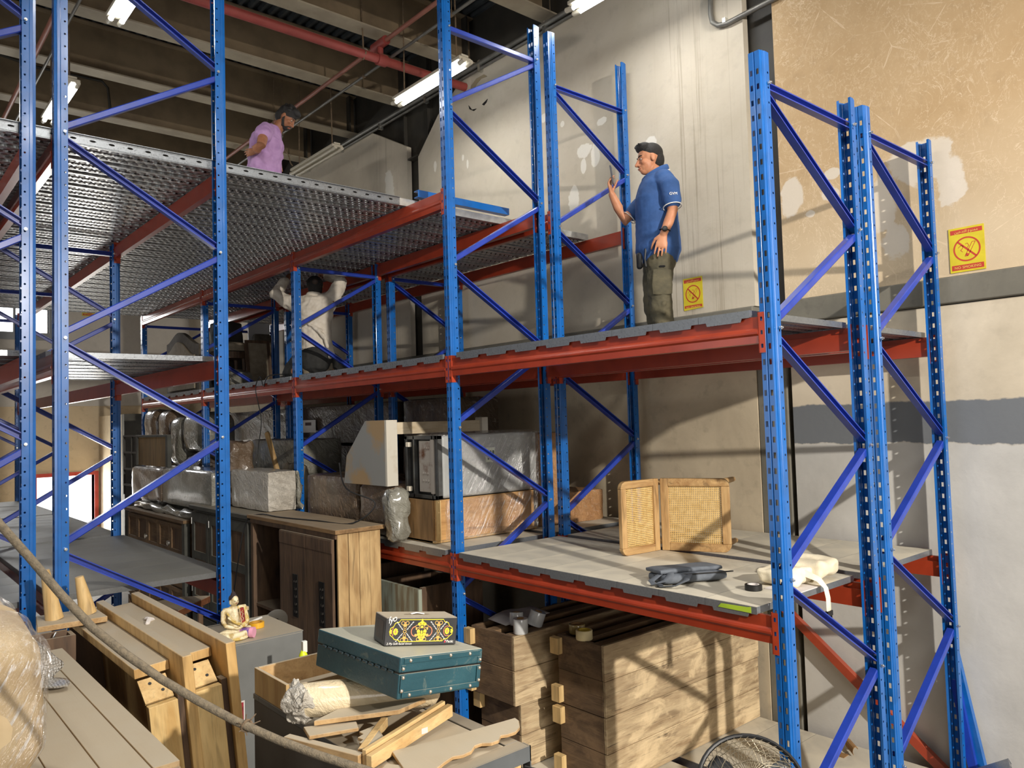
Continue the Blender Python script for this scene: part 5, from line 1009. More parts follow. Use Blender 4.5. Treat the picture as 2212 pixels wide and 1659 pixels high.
def pet(k, u, v, ru, rv, a=0): 
    c = FP(u, v); orn[k].prism([(c[0]+ru*BL_*math.cos(q)*math.cos(a)-rv*BH_*math.sin(q)*math.sin(a), c[1]+ru*BL_*math.cos(q)*math.sin(a)+rv*BH_*math.sin(q)*math.cos(a)) for q in [i*.524 for i in range(12)]], (0, -.0002, 0), (1, 0, 0), (0, 0, 1), (0, -.0005, 0))
def ring(k, u, v, ru, rv, w=.0009, a0=0, a1=6.2832): orn[k].tube([((u+ru*math.cos(a0+(a1-a0)*i/14))*BL_, -.0006, (v+rv*math.sin(a0+(a1-a0)*i/14))*BH_) for i in range(15)], w, 5, ry=.0003, up=(0, 1, 0))
for (u, v, ru, rv) in ((.5, .8, .035, .07), (.465, .76, .025, .06), (.535, .76, .025, .06), (.5, .9, .012, .05), (.5, .66, .018, .05)): pet('y', u, v, ru, rv)
for (u, v) in ((.455, .5), (.545, .5), (.46, .4), (.54, .4), (.5, .34), (.475, .3), (.525, .3)): pet('y', u, v, .024, .07)
ring('g', .5, .47, .06, .17); ring('g', .5, .2, .02, .06); pet('y', .5, .47, .014, .07); pet('y', .5, .2, .02, .035)
for s in (-1, 1):
    ring('o', .5+s*.095, .5, .05, .17, .0017, -1.7 if s > 0 else 1.45, 1.5 if s > 0 else 4.75); ring('g', .5+s*.06, .68, .03, .05); ring('g', .5+s*.045, .22, .022, .06, .0012); pet('g', .5+s*.075, .6, .012, .05); pet('g', .5+s*.08, .36, .02, .05, s*.6)
    cx = .5+s*.235
    for v in (.8, .2):
        for q in (-1, 1): ring('g', cx+q*.03, v, .022, .065, .0011); pet('g', cx+q*.012, v+(-.08 if v > .5 else .08), .012, .05)
        pet('o', cx, v, .01, .05)
    ring('g', cx, .5, .02, .05, .0012); ring('g', cx, .64, .015, .05); ring('g', cx, .36, .015, .05)
    for k in range(8):
        for (e, f) in ((-1, 1), (1, 1), (-1, -1), (1, -1)): orn['w'].box(((cx+e*(.03+.0115*k))*BL_-.0018, -.0008, (.5+f*(.07+.038*k))*BH_-.0006-(k % 2)*.001), ((cx+e*(.03+.0115*k))*BL_+.0018, -.0002, (.5+f*(.07+.038*k))*BH_+.0012))
    ox = .5+s*.36
    for i in range(8): pet('y', ox+.022*math.cos(i*.785), .5+.085*math.sin(i*.785), .013, .04, 0)
    ring('o', ox, .5, .05, .18, .0012, 1.0 if s > 0 else 2.2, -1.0+6.28 if s > 0 else 4.1+0); pet('o', ox, .5, .01, .035)
    for d_ in (-.012, .012): pet('y', .5+s*.42, .5+d_*3, .012, .035)
    pet('y', .5+s*.435, .5, .012, .03)
for k, m, nm in (('y', YEL, 'yellow_ornament'), ('o', ORG, 'salmon_ornament'), ('g', GLD, 'gold_ornament'), ('w', WHT, 'white_ornament')): obj(nm, orn[k], m, t)['kind'] = 'stuff'
RX = Matrix.Rotation(math.pi/2, 4, 'X')
textmesh('2 Ply Soft facial tissue', .0098, WHT, 'printed_text', t, Matrix.Translation((.03*BL_, -.0006, .04*BH_)) @ RX, .2)
textmesh('fyo', .028, WHT, 'brand_script', t, Matrix.Translation((.035*BL_, -.0006, .78*BH_)) @ Matrix.Rotation(-.35, 4, 'Y') @ RX, .35, .85)
textmesh('Pactic', .012, WHT, 'maker_mark', t, Matrix.Translation((.855*BL_, -.0006, .08*BH_)) @ RX, .2, .9); flat('maker_dot', [(.83, .08), (.845, .08), (.852, .15), (.843, .19), (.832, .15)], REDP)
# --- slack rope across the foreground
rp = [(-40, 1085, 1.78), (0, 1133, 1.78), (60, 1200, 1.79), (130, 1282, 1.8), (200, 1356, 1.8), (270, 1412, 1.8), (350, 1468, 1.8), (430, 1515, 1.79), (510, 1558, 1.78), (600, 1598, 1.77), (690, 1632, 1.75), (790, 1664, 1.72), (900, 1700, 1.7)]
t = thing('hose', 'dusty grey cord sagging diagonally across the lower left foreground', 'cord', atd(400, 1498, 1.8))
wob('cord', MB().tube([atd(*p) for p in rp], .0095, 12, caps=False), plain('dusty_grey_cord', (128, 116, 96), (104, 95, 80), 90, .85, bump=.4, bscale=240), t, smooth=1)
kp = atd(533, 1568, 1.778); tb = MB()
for k in range(7): a = k*.9; tb.tube([kp+Vector((.012*math.cos(a), 0, .012*math.sin(a))), kp+Vector((.026*math.cos(a)+.004, -.004, .024*math.sin(a)+.004))], .0014, 5)
wob('knot', tb.tube([kp+Vector((.0125*math.cos(a), .004*math.sin(2*a), .0125*math.sin(a))) for a in [k*.5 for k in range(14)]], .003, 6), M['rope'], t, smooth=1)
# --- pedestal fan in front of the corner post
fc = atd(1625, 1702, 2.95); ax = (Vector((-2.6, -2.6, .9))-fc).normalized(); ax = (CAMP+Vector((0.5, 0, 1.4))-fc).normalized()
t = thing('pedestal_fan', 'black wire cage fan cut by the bottom edge before the corner post', 'fan', (fc.x, fc.y, FZ))
fu = ax.orthogonal().normalized(); fv = ax.cross(fu)
def fp(r, a, h): return fc+fu*(r*math.cos(a))+fv*(r*math.sin(a))+ax*h
R0 = .2; WIRE = plain('dull_wire', (150, 140, 118), (120, 112, 96), 20, .4, .7)
wob('rim', MB().tube([fp(R0, k*math.pi/20, 0) for k in range(41)], .009, 8, caps=False), M['black'], t, smooth=1); wob('rim_clip', MB().box(Vector((-.008, -.008, -.008)), Vector((.008, .008, .012)), Matrix.Translation(fp(R0+.008, 2.2, 0))), M['bolt'], t)
gw = MB()
for k in range(44):
    for (sgn, tw) in ((1, .9), (-1, -.9)):
        a = k*2*math.pi/44; gw.tube([fp(R0-(R0-.04)*u, a+tw*u, sgn*.085*math.sin(u*1.5)) for u in (0, .25, .5, .75, 1)], .0012, 4, caps=False)
wob('cage_wire', gw, WIRE, t); rg = MB()
for sgn in (1, -1):
    for r in (.07, .12, .165): u = (R0-r)/(R0-.04); rg.tube([fp(r, k*math.pi/16, sgn*(.085*math.sin(u*1.5)+.001)) for k in range(33)], .0016, 5, caps=False)
wob('cage_ring', rg, WIRE, t)
wob('hub', MB().lathe([(0, -.1), (.045, -.1), (.05, -.04), (.05, .02), (.04, .05), (0, .06)], fc, ax, 20), M['black'], t, smooth=1)
for k in range(3):
    bl = MB(); a0 = .9+k*2.094; vs = []
    for i in range(6):
        r = .05+.125*i/5; w_ = .28+.35*math.sin(i/5*2.6)
        for j in range(4): a = a0+w_*(j/3-.5)/(.6+r*3); vs.append(fp(r, a, (j/3-.5)*.035))
    bl.add(vs, [(i*4+j, (i+1)*4+j, (i+1)*4+j+1, i*4+j+1) for i in range(5) for j in range(3)]); o = wob('blade', bl, plain('dark_fan_blade', (44, 46, 48), rough=.4) if k == 0 else bpy.data.materials['dark_fan_blade'], t, smooth=1); o.modifiers.new('thickness', 'SOLIDIFY').thickness = .003
wob('motor', MB().lathe([(0, -.2), (.05, -.19), (.06, -.15), (.05, -.1), (0, -.1)], fc, ax, 18), M['black'], t, smooth=1); wob('pole', MB().tube([fc-ax*.15, Vector(((fc-ax*.15).x, (fc-ax*.15).y, FZ+.04))], .016, 10), M['black'], t, smooth=1)
wob('base', MB().lathe([(0, .05), (.04, .05), (.17, .02), (.18, 0), (0, 0)], ((fc-ax*.15).x, (fc-ax*.15).y, FZ), (0, 0, 1), 28), M['black'], t, smooth=1)
# --- no smoking notices on the walls
YSIGN = plain('yellow_notice', (212, 194, 44), (198, 178, 36), 9, .6); RSIGN = plain('red_notice_ink', (186, 62, 44), rough=.6); CSIGN = plain('cream_notice_ink', (222, 196, 96), rough=.6)
ARAB = '\uFEE6\uFEF4\uFEA7\uFEAA\uFE98\uFEDF\u0627 \u0639\uFEEE\uFEE8\uFEE4\uFEE3'
def notice(mat, w, h, label, torn=False):
    t = thingm('no_smoking_sign', label, 'sign', mat)    # local x along the writing, y up, z off the wall
    obj('sheet', MB().prism([(0, .0 if not torn else .012*h), (w, 0 if not torn else .05*h), (w, h), (0, h)], (0, 0, 0), (1, 0, 0), (0, 1, 0), (0, 0, .0025)), YSIGN, t)
    obj('top_band', MB().box((.05*w, .855*h, .0026), (.95*w, .955*h, .003)), RSIGN, t); obj('bottom_band', MB().box((.05*w, .045*h if not torn else .08*h, .0026), (.95*w, .16*h, .003)), RSIGN, t)
    c = (.5*w, .5*h); R_ = .385*w; g = MB(); n = 40
    for i in range(n):
        a, b2 = 2*math.pi*i/n, 2*math.pi*(i+1)/n; r2 = R_*.88
        g.prism([(c[0]+R_*math.cos(a), c[1]+R_*math.sin(a)), (c[0]+R_*math.cos(b2), c[1]+R_*math.sin(b2)), (c[0]+r2*math.cos(b2), c[1]+r2*math.sin(b2)), (c[0]+r2*math.cos(a), c[1]+r2*math.sin(a))], (0, 0, .0026), (1, 0, 0), (0, 1, 0), (0, 0, .0005))
    def seg(p, q, wd): p, q = Vector((*p, .0026)), Vector((*q, .0026)); d = q-p; nn = Vector((-d.y, d.x, 0)).normalized(); g.prism([(-wd/2, 0), (wd/2, 0), (wd/2, .0005), (-wd/2, .0005)], p, nn, (0, 0, 1), d)
    k = .7071; seg((c[0]-R_*.9*k, c[1]+R_*.9*k), (c[0]+R_*.9*k, c[1]-R_*.9*k), .055*w)
    obj('ring_and_slash', g, RSIGN, t); g = MB()
    e = .016*w; A_, B_ = (c[0]-.02*w, c[1]-.22*w), (c[0]+.2*w, c[1]+.2*w); o_ = .045*w
    for dx in (-o_, o_): seg((A_[0]+dx, A_[1]), (B_[0]+dx, B_[1]), e)
    seg((A_[0]-o_, A_[1]), (A_[0]+o_, A_[1]), e); seg((B_[0]-o_, B_[1]), (B_[0]+o_, B_[1]), e); seg((A_[0], A_[1]+.01*w), (A_[0]+.04*w, A_[1]+.08*w), .075*w)
    pts = [(c[0]-.25*w, c[1]+.06*w), (c[0]-.16*w, c[1]+.13*w), (c[0]-.1*w, c[1]+.1*w), (c[0]-.13*w, c[1]+.02*w), (c[0]-.18*w, c[1]-.02*w), (c[0]-.12*w, c[1]-.08*w)]
    for p, q in zip(pts, pts[1:]): seg(p, q, e)
    pts = [(c[0]-.04*w, c[1]+.16*w), (c[0]+.02*w, c[1]+.18*w), (c[0]+.06*w, c[1]+.1*w), (c[0]+.0*w, c[1]+.02*w)]
    for p, q in zip(pts, pts[1:]): seg(p, q, e)
    obj('cigarette_mark', g, RSIGN, t)
    textmesh('NO SMOKING', .112*w, CSIGN, 'english_text', t, Matrix.Translation((.5*w, .075*h, .0032)), 0, 1.08, 'CENTER')
    textmesh(ARAB, .115*w, CSIGN, 'arabic_text', t, Matrix.Translation((.5*w, .88*h, .0032)), 0, 1.0, 'CENTER'); return t
wallm = lambda y, z: Matrix(((0, 0, -1, WX-.003), (-1, 0, 0, y), (0, 1, 0, z), (0, 0, 0, 1)))
notice(wallm(-.032, .905), .212, .295, 'yellow no smoking sign in two languages, right of the rack above the ledge')
notice(wallm(2.125, .925), .2, .285, 'yellow no smoking sign with a curled corner behind the man in blue', True)
notice(Matrix(((1, 0, 0, .15), (0, 0, -1, YE-.024), (0, 1, 0, 2.33), (0, 0, 0, 1))), .26, .3, 'small yellow sign far off on the end wall under the mezzanine')
# ------------------------------------------------------------------ people
SKIN1 = plain('tan_skin', (196, 138, 104), (182, 122, 90), 14, .5, spec=.35); SKIN2 = plain('brown_skin', (150, 100, 72), (134, 88, 62), 14, .5, spec=.35)
HAIR = plain('black_hair', (18, 16, 15), (30, 27, 25), 60, .55, bump=.7, bscale=180)
class Pose:
    """figure frame: a forward, b toward its left, z up, from a point on the deck"""
    def __init__(s, o, f): s.o = Vector(o); s.f = Vector((f[0], f[1], 0)).normalized(); s.l = Vector((-s.f.y, s.f.x, 0))
    def __call__(s, a, b, z): return s.o+s.f*a+s.l*b+Vector((0, 0, z))
    def vec(s, a, b, z): return s.f*a+s.l*b+Vector((0, 0, z))
def chain(mb, pts, rs, n=14, flat=1.0, up=None): mb.tube(pts, rs, n, ry=[r*flat for r in rs] if flat != 1.0 else None, up=up)
def head(mb, c, F, U, k=1.0):
    """skull, jaw, nose, lips, chin, brow, ears about centre c"""
    F, U = F.normalized(), U.normalized(); S = U.cross(F).normalized(); R3 = Matrix(((F.x, S.x, U.x), (F.y, S.y, U.y), (F.z, S.z, U.z)))
    P = lambda a, b, z: c+(F*a+S*b+U*z)*k; E = lambda p, r: mb.ell(P(*p), tuple(x*k for x in r), 18, 14, R3)
    E((-.012, 0, .03), (.096, .076, .088)); E((.022, 0, -.03), (.066, .06, .078)); E((.045, 0, -.082), (.034, .034, .026)); E((.06, 0, .022), (.026, .052, .02))
    mb.tube([P(.082, 0, .012), P(.096, 0, -.014), P(.108, 0, -.034)], [.009*k, .011*k, .013*k], 10); E((.092, .012, -.036), (.012, .01, .008)); E((.092, -.012, -.036), (.012, .01, .008))
    E((.08, 0, -.058), (.014, .024, .007)); E((.078, 0, -.07), (.014, .021, .008))
    for s in (-1, 1): E((-.008, s*.077, .0), (.019, .009, .03)); E((.05, s*.04, -.02), (.03, .022, .026))
    return P, R3
def face_bits(par, P, R3, k=1.0, brow=True):
    for s in (-1, 1):
        wob('eye', MB().ell(P(.074, s*.03, .006), (.01*k, .012*k, .0045*k), 10, 8, R3), plain('eye_white', (206, 200, 192), rough=.3) if 'eye_white' not in bpy.data.materials else bpy.data.materials['eye_white'], par, smooth=1)
        wob('iris', MB().ell(P(.081, s*.03, .004), (.0045*k, .006*k, .0045*k), 8, 6, R3), HAIR, par, smooth=1)
        wob('eyebrow', MB().tube([P(.084, s*.014, .026), P(.082, s*.032, .031), P(.07, s*.05, .027)], [.0045*k, .005*k, .003*k], 6), HAIR, par, smooth=1)
    wob('lips', MB().tube([P(.082, -.022, -.064), P(.094, 0, -.063), P(.082, .022, -.064)], [.003*k, .006*k, .003*k], 8), plain('lip', (160, 96, 80), rough=.5) if 'lip' not in bpy.data.materials else bpy.data.materials['lip'], par, smooth=1)
def hand(mb, w, D, Nn, thumb, curl=.35, sp=.0205, k=1.0):
    """wrist w, D along the fingers, Nn out of the palm, thumb = +1/-1 side of cross(D, Nn)"""
    D, Nn = D.normalized(), Nn.normalized(); S = D.cross(Nn).normalized(); Nn = S.cross(D)
    mb.tube([w-D*.02, w+D*.03*k, w+D*.075*k, w+D*.095*k], [.026*k, .034*k, .042*k, .04*k], 14, ry=[.02*k, .016*k, .015*k, .012*k], up=Nn)
    for i, (ln, off) in enumerate(((.072, 1.5), (.082, .5), (.077, -.5), (.06, -1.5))):
        base = w+D*(.088-.006*abs(off-.3))*k+S*(thumb*off*sp*k); d = D+S*(thumb*off*.05); ps = [base-d*.02*k, base]; an = curl*.5
        for j, fr in enumerate((.45, .32, .25)):
            ang = an; an += curl; ps.append(ps[-1]+(d*math.cos(ang)+Nn*math.sin(ang)).normalized()*ln*fr*k)
        mb.tube(ps, [.0088*k, .0088*k, .0082*k, .0076*k, .0066*k], 9)
    b0 = w+D*.02*k+S*(thumb*.026*k); mb.tube([b0, b0+(D*.6+S*thumb*.75+Nn*.25)*.036*k, b0+(D*.85+S*thumb*.6+Nn*.5)*.066*k, b0+(D*1.0+S*thumb*.5+Nn*.65)*.088*k], [.015*k, .0115*k, .0098*k, .0078*k], 9)
def finish(t, nm, mb, m, vox, it=5): return soft(wob(nm, mb, m, t, smooth=1), vox, it, .5)
_ct = bpy.data.textures.new('cloth_folds', 'CLOUDS'); _ct.noise_scale = .11; _ct.noise_depth = 2
def folds(o, st): d = o.modifiers.new('folds', 'DISPLACE'); d.texture = _ct; d.strength = st; d.mid_level = .42; d.texture_coords = 'LOCAL'; return o
def cloth(nm, c, c2=None, bs=22, st=(1, 1, 1), b=.5):
    return plain(nm, c, c2 or tuple(x*.93 for x in c), 9, .85, bump=b, bscale=bs, stretch=st)
# --- man in the blue polo shirt photographing with a phone, standing on the middle deck
DZ2 = Z2+.036
P = Pose((1.60, 1.93, DZ2), (-.756, .655))
t = thing('person', 'person in blue polo and olive trousers on the middle deck holding a phone', 'person', (1.60, 1.93, DZ2))
b = MB()
c = P(.035, 0, 1.575); F1 = P.vec(1, .12, -.1); U1 = P.vec(.1, 0, 1)
PH, R3 = head(b, c, F1, U1, 1.06)
chain(b, [P(-.03, 0, 1.36), P(-.015, 0, 1.43), P(.0, 0, 1.50)], [.062, .058, .058])
chain(b, [P(-.03, 0, .86), P(-.02, 0, 1.0), P(-.01, 0, 1.18), P(-.02, 0, 1.33)], [.12, .118, .125, .12], flat=.8, up=P.vec(1, 0, 0))
SL = P(-.07, .185, 1.322); EL = P(-.09, .235, 1.10); WL = P(-.005, .255, .905)
chain(b, [P(-.03, .05, 1.34), SL, EL, P(-.05, .25, 1.0), WL], [.06, .052, .042, .04, .029])
hand(b, WL, P.vec(.22, .02, -1), P.vec(-.2, -1, 0), -1, .2, .0235, 1.05)
SR = P(.01, -.18, 1.35); ER = P(.235, -.17, 1.125); WR = P(.335, -.10, 1.335)
chain(b, [P(-.02, -.05, 1.37), SR, ER, P(.28, -.14, 1.23), WR], [.06, .05, .044, .041, .029])
hand(b, WR, P.vec(.22, .12, 1), P.vec(-.9, .4, .1), 1, .6)
for s in (-1, 1): chain(b, [P(-.01, s*.085, .88), P(-.005, s*.09, .5), P(-.02, s*.09, .08)], [.085, .055, .042])
finish(t, 'body', b, SKIN1, .0048)
face_bits(t, PH, R3, 1.06)
h = MB(); h.ell(PH(-.022, 0, .052), (.1, .085, .088), 20, 14, R3); h.ell(PH(.032, 0, .1), (.066, .07, .044), 18, 12, R3); h.ell(PH(-.06, 0, .0), (.062, .074, .085), 16, 12, R3); h.ell(PH(.055, 0, .105), (.034, .055, .028), 14, 10, R3)
for k in range(26): a = random.uniform(-1, 1); h.tube([PH(.05+.03*random.random(), .05*a, .11), PH(.075+.015*random.random(), .055*a, .118+.012*random.random())], [.012, .005], 6)
finish(t, 'hair', h, HAIR, .006, 3)
POLO = cloth('blue_polo_cotton', (50, 86, 142), (42, 75, 126), 14, (1, 1, 1), .45); POLO_D = plain('navy_polo_side', (24, 34, 60), rough=.85)
s_ = MB(); chain(s_, [P(-.012, 0, .83), P(-.012, 0, .95), P(-.008, 0, 1.1), P(-.008, 0, 1.24), P(-.025, 0, 1.345)], [.21, .2, .192, .192, .175], 26, flat=.88, up=P.vec(1, 0, 0))
chain(s_, [P(-.03, -.14, 1.385), P(-.035, 0, 1.415), P(-.05, .15, 1.378)], [.07, .075, .074], 16); chain(s_, [P(-.03, 0, 1.38), P(-.022, 0, 1.445)], [.09, .074], 18)
chain(s_, [P(-.055, .13, 1.36), P(-.078, .20, 1.30), P(-.088, .228, 1.17)], [.085, .078, .075], 16); chain(s_, [P(-.0, -.13, 1.36), P(.06, -.185, 1.28), P(.155, -.182, 1.19)], [.082, .074, .068], 16)
folds(finish(t, 'shirt', s_, POLO, .008, 6), .012)
col = MB()
for k in range(15): pass
ring = [P(-.012+.104*math.cos(a), .1*math.sin(a), 1.452-.05*math.cos(a)) for a in [k*math.pi/9-2.6 for k in range(16)]]
cl = wob('collar', MB().tube(ring, .012, 8, ry=.03, up=(0, 0, 1)), POLO, t, smooth=1)
wob('collar_piping', MB().tube([p+Vector((0, 0, -.018))+P.vec(.017*math.cos(k*math.pi/9-2.6), .012*math.sin(k*math.pi/9-2.6), 0) for k, p in enumerate(ring)], .0035, 6), WHT, cl, smooth=1)
wob('placket', MB().tube([P(.085, .0, 1.40), P(.125, .0, 1.34), P(.143, 0, 1.27)], .02, 8, ry=.01, up=P.vec(1, 0, 0)), POLO_D, t, smooth=1)
def cuff(o, d, r, nm='sleeve_piping', m=WHT, w=.004):
    d = d.normalized(); a = d.orthogonal().normalized(); e = d.cross(a); return wob(nm, MB().tube([o+a*r*math.cos(q)+e*r*math.sin(q) for q in [k*math.pi/10 for k in range(21)]], w, 6, caps=False), m, t, smooth=1)
cuff(P(-.089, .232, 1.125), P.vec(-.01, .03, -.13), .072); cuff(P(.185, -.182, 1.155), P.vec(.09, 0, -.09), .064)
try:
    ym = P.vec(-1, 0, 0); zm = P.vec(0, 1, 0); o0 = P(-.085, .302, 1.2)
    textmesh('GVM', .03, WHT, 'sleeve_text', t, Matrix.Translation(-t.location) @ basis(o0, ym, Vector((0, 0, 1)), zm), 0, 1.0, 'CENTER')
except Exception: pass
wob('chest_emblem', MB().box((-.012, -.012, -.002), (.012, .012, .002), basis(P(.135, .07, 1.28), P.vec(-.4, 1, 0).normalized(), Vector((0, 0, 1)), P.vec(1, .4, 0).normalized())), WHT, t)
OLIVE = cloth('olive_cargo_cotton', (88, 82, 62), (72, 68, 52), 10, (1, 1, 1.6), .9)
tr = MB(); chain(tr, [P(-.012, 0, .87), P(-.014, 0, .8), P(-.012, 0, .74)], [.15, .162, .165], 22, flat=.82, up=P.vec(1, 0, 0))
for s in (-1, 1):
    chain(tr, [P(-.012, s*.08, .78), P(.0, s*.09, .62), P(.012, s*.095, .46), P(.0, s*.095, .3), P(-.035, s*.095, .12), P(-.04, s*.095, .05)], [.108, .102, .094, .088, .078, .075], 18)
    for k in range(5): z = .42-.075*k; chain(tr, [P(.06-.02*k, s*.02, z), P(.07-.02*k, s*.1, z-.02), P(.0, s*.185, z-.05)], [.02, .026, .018], 8)
folds(finish(t, 'trousers', tr, OLIVE, .008, 4), .035)
pk = wob('cargo_pocket', lump(P(-.09, .15, .42), P(.08, .215, .66), .5, .006, 9, 6) if False else MB().tube([P(.0, .183, .64), P(.005, .19, .52), P(.005, .188, .45)], [.07, .08, .075], 12, ry=[.01, .016, .012], up=P.vec(0, 1, 0)), OLIVE, t, smooth=1)
wob('pocket_tab', MB().tube([P(.02, .2, .665), P(-.015, .2, .665)], .008, 6), M['black'], t); wob('zip_pull', MB().tube([P(.115, .135, .82), P(.125, .135, .74), P(.12, .138, .68)], [.009, .006, .01], 6), M['black'], t); wob('belt_pouch', MB().tube([P(.155, .06, .79), P(.155, .06, .69)], [.03, .028], 8, ry=[.02, .02]), M['black'], t, smooth=1)
for s in (-1, 1): finish(t, 'shoe', MB().tube([P(-.1, s*.095, .04), P(0, s*.1, .045), P(.12, s*.105, .03), P(.15, s*.107, .026)], [.042, .048, .044, .034], 12, ry=[.036, .04, .028, .022], up=(0, 0, 1)), M['black'], .007, 3)
wm = WL+(EL-WL).normalized()*.035; wt = wob('watch', MB().tube([wm+P.vec(0, 1, 0)*.034*math.cos(q)+P.vec(1, 0, .2)*.036*math.sin(q) for q in [k*math.pi/9 for k in range(19)]], .009, 8, caps=False, ry=.004), M['black'], t, smooth=1)
wob('watch_case', MB().cyl(wm+P.vec(.006, .03, 0), wm+P.vec(.01, .05, .004), .021, 16), M['black'], wt, bevel=.002); wob('watch_face', MB().cyl(wm+P.vec(.01, .05, .004), wm+P.vec(.0102, .0515, .004), .014, 14), plain('dull_watch_face', (70, 72, 74), rough=.3), wt)
pc = WR+P.vec(-.005, .035, .125); fx = P.vec(.12, .0, 1).normalized(); fy = P.vec(.3, .95, 0).normalized(); fz = fx.cross(fy).normalized()
ph = wob('phone', MB().box((-.055, -.036, -.005), (.098, .036, .005), basis(pc, fx, fy, fz)), plain('grey_phone_body', (70, 74, 84), rough=.3, metal=.4), None, 'slim grey phone held up by the man in the blue polo', 'phone', bevel=.003)
# --- man in the lilac shirt, on the mezzanine, hand on hip, looking down
DZ3 = Z3+.062; q0 = atd(573, 365, 8.0); P = Pose((q0.x, q0.y, DZ3), (.80, -.60))
t = thing('person', 'bearded person in lilac shirt on the mezzanine, hand on hip, looking down', 'person', (q0.x, q0.y, DZ3))
b = MB(); c = P(.225, 0, 1.425); F2 = P.vec(.78, -.1, -.62); U2 = P.vec(.62, 0, .78); PH, R3 = head(b, c, F2, U2, 1.0)
chain(b, [P(.06, 0, 1.22), P(.11, 0, 1.29), P(.165, 0, 1.37)], [.07, .06, .056])
chain(b, [P(-.0, 0, .8), P(.0, 0, 1.0), P(.03, 0, 1.2)], [.13, .135, .125], flat=.85, up=P.vec(1, 0, 0))
SR, ER, WR = P(.045, -.2, 1.22), P(.06, -.40, 1.0), P(-.02, -.235, 1.0)
chain(b, [P(.05, -.06, 1.22), SR, ER, P(0, -.32, .995), WR], [.065, .056, .046, .046, .031]); hand(b, WR, P.vec(-1, .38, .0), P.vec(.2, .9, 0), -1, .2)
SL, EL, WL = P(.045, .2, 1.22), P(.06, .36, 1.0), P(-.06, .23, 1.0); chain(b, [P(.05, .06, 1.22), SL, EL, WL], [.065, .055, .046, .031]); hand(b, WL, P.vec(-1, -.35, .02), P.vec(-.2, -.6, -.7), -1, .25)
for s in (-1, 1): chain(b, [P(-.02, s*.09, .82), P(-.02, s*.1, .45), P(-.03, s*.1, .08)], [.1, .06, .045])
finish(t, 'body', b, SKIN2, .0048); face_bits(t, PH, R3)
h = MB(); h.ell(PH(-.02, 0, .052), (.104, .086, .092), 20, 14, R3); h.ell(PH(.04, 0, .1), (.062, .07, .045), 16, 12, R3); h.ell(PH(-.065, 0, .0), (.06, .072, .08), 16, 12, R3)
for k in range(40):
    th, ph_ = random.uniform(.1, 1.5), random.uniform(0, 6.28); h.ell(PH(-.02+.1*math.sin(th)*math.cos(ph_), .085*math.sin(th)*math.sin(ph_), .052+.09*math.cos(th)), (.017,)*3, 8, 6)
finish(t, 'hair', h, HAIR, .006, 2)
bd = MB(); bd.ell(PH(.048, 0, -.088), (.036, .038, .026), 14, 10, R3)
for s in (-1, 1): bd.tube([PH(.0, s*.076, .01), PH(.01, s*.066, -.04), PH(.035, s*.045, -.085)], [.008, .014, .016], 8); bd.tube([PH(.094, 0, -.052), PH(.084, s*.024, -.06), PH(.066, s*.034, -.082)], [.006, .007, .008], 8)
finish(t, 'beard', bd, HAIR, .005, 2)
LILAC = cloth('lilac_shirt_cotton', (166, 130, 172), (150, 114, 158), 12, (1, 1, 1), .6)
s_ = MB(); chain(s_, [P(-.012, 0, .77), P(-.008, 0, .9), P(.0, 0, 1.05), P(.03, 0, 1.2), P(.05, 0, 1.255)], [.195, .195, .195, .19, .14], 26, flat=.86, up=P.vec(1, 0, 0)); chain(s_, [P(.05, -.16, 1.25), P(.06, 0, 1.275), P(.05, .16, 1.25)], [.07, .075, .07], 14)
for s in (-1, 1): chain(s_, [P(.045, s*.14, 1.23), P(.045, s*.22, 1.2), P(.052, s*.27, 1.13)], [.085, .08, .074], 16)
folds(finish(t, 'shirt', s_, LILAC, .008, 6), .04)
wob('collar', MB().tube([P(.09+.075*math.cos(a), .075*math.sin(a), 1.315-.02*math.cos(a)) for a in [k*math.pi/9-2.8 for k in range(18)]], .01, 8, ry=.026, up=(0, 0, 1)), LILAC, t, smooth=1)
BROWNT = cloth('brown_trousers_cotton', (122, 82, 56), (104, 70, 48), 14); tr = MB(); chain(tr, [P(-.01, 0, .84), P(-.014, 0, .72)], [.175, .17], 20, flat=.85, up=P.vec(1, 0, 0))
for s in (-1, 1): chain(tr, [P(-.015, s*.085, .75), P(-.01, s*.1, .45), P(-.03, s*.1, .06)], [.11, .085, .07], 16)
finish(t, 'trousers', tr, BROWNT, .01, 4)
for s in (-1, 1): finish(t, 'shoe', MB().tube([P(-.1, s*.1, .04), P(0, s*.1, .045), P(.14, s*.105, .028)], [.04, .046, .036], 12, ry=[.036, .04, .024], up=(0, 0, 1)), M['black'], .008, 2)
# --- man in the white shirt kneeling under the mezzanine, back to the camera
P = Pose((.42, 5.62, DZ2), (.655, .756))
t = thing('person', 'person in white shirt kneeling under the mezzanine, arms raised, back turned', 'person', (.42, 5.62, DZ2))
b = MB(); c = P(.03, -.02, 1.0); F3 = P.vec(1, .1, .5); U3 = P.vec(-.5, 0, 1); PH, R3 = head(b, c, F3, U3, 1.0)
chain(b, [P(-.01, 0, .76), P(0, -.01, .85), P(.02, -.02, .94)], [.066, .058, .056]); chain(b, [P(.0, -.02, .25), P(.0, -.01, .45), P(-.01, 0, .72)], [.125, .12, .13], flat=.8, up=P.vec(1, 0, 0))
SL, EL, WL = P(.0, .2, .80), P(.06, .41, .93), P(.17, .33, 1.1); SR, ER, WR = P(.0, -.2, .82), P(.07, -.27, 1.06), P(.2, -.08, 1.15)
chain(b, [P(0, .06, .79), SL, EL, WL], [.065, .055, .045, .03]); hand(b, WL, P.vec(.5, -.2, .7), P.vec(.5, -.2, -.5), 1, .7)
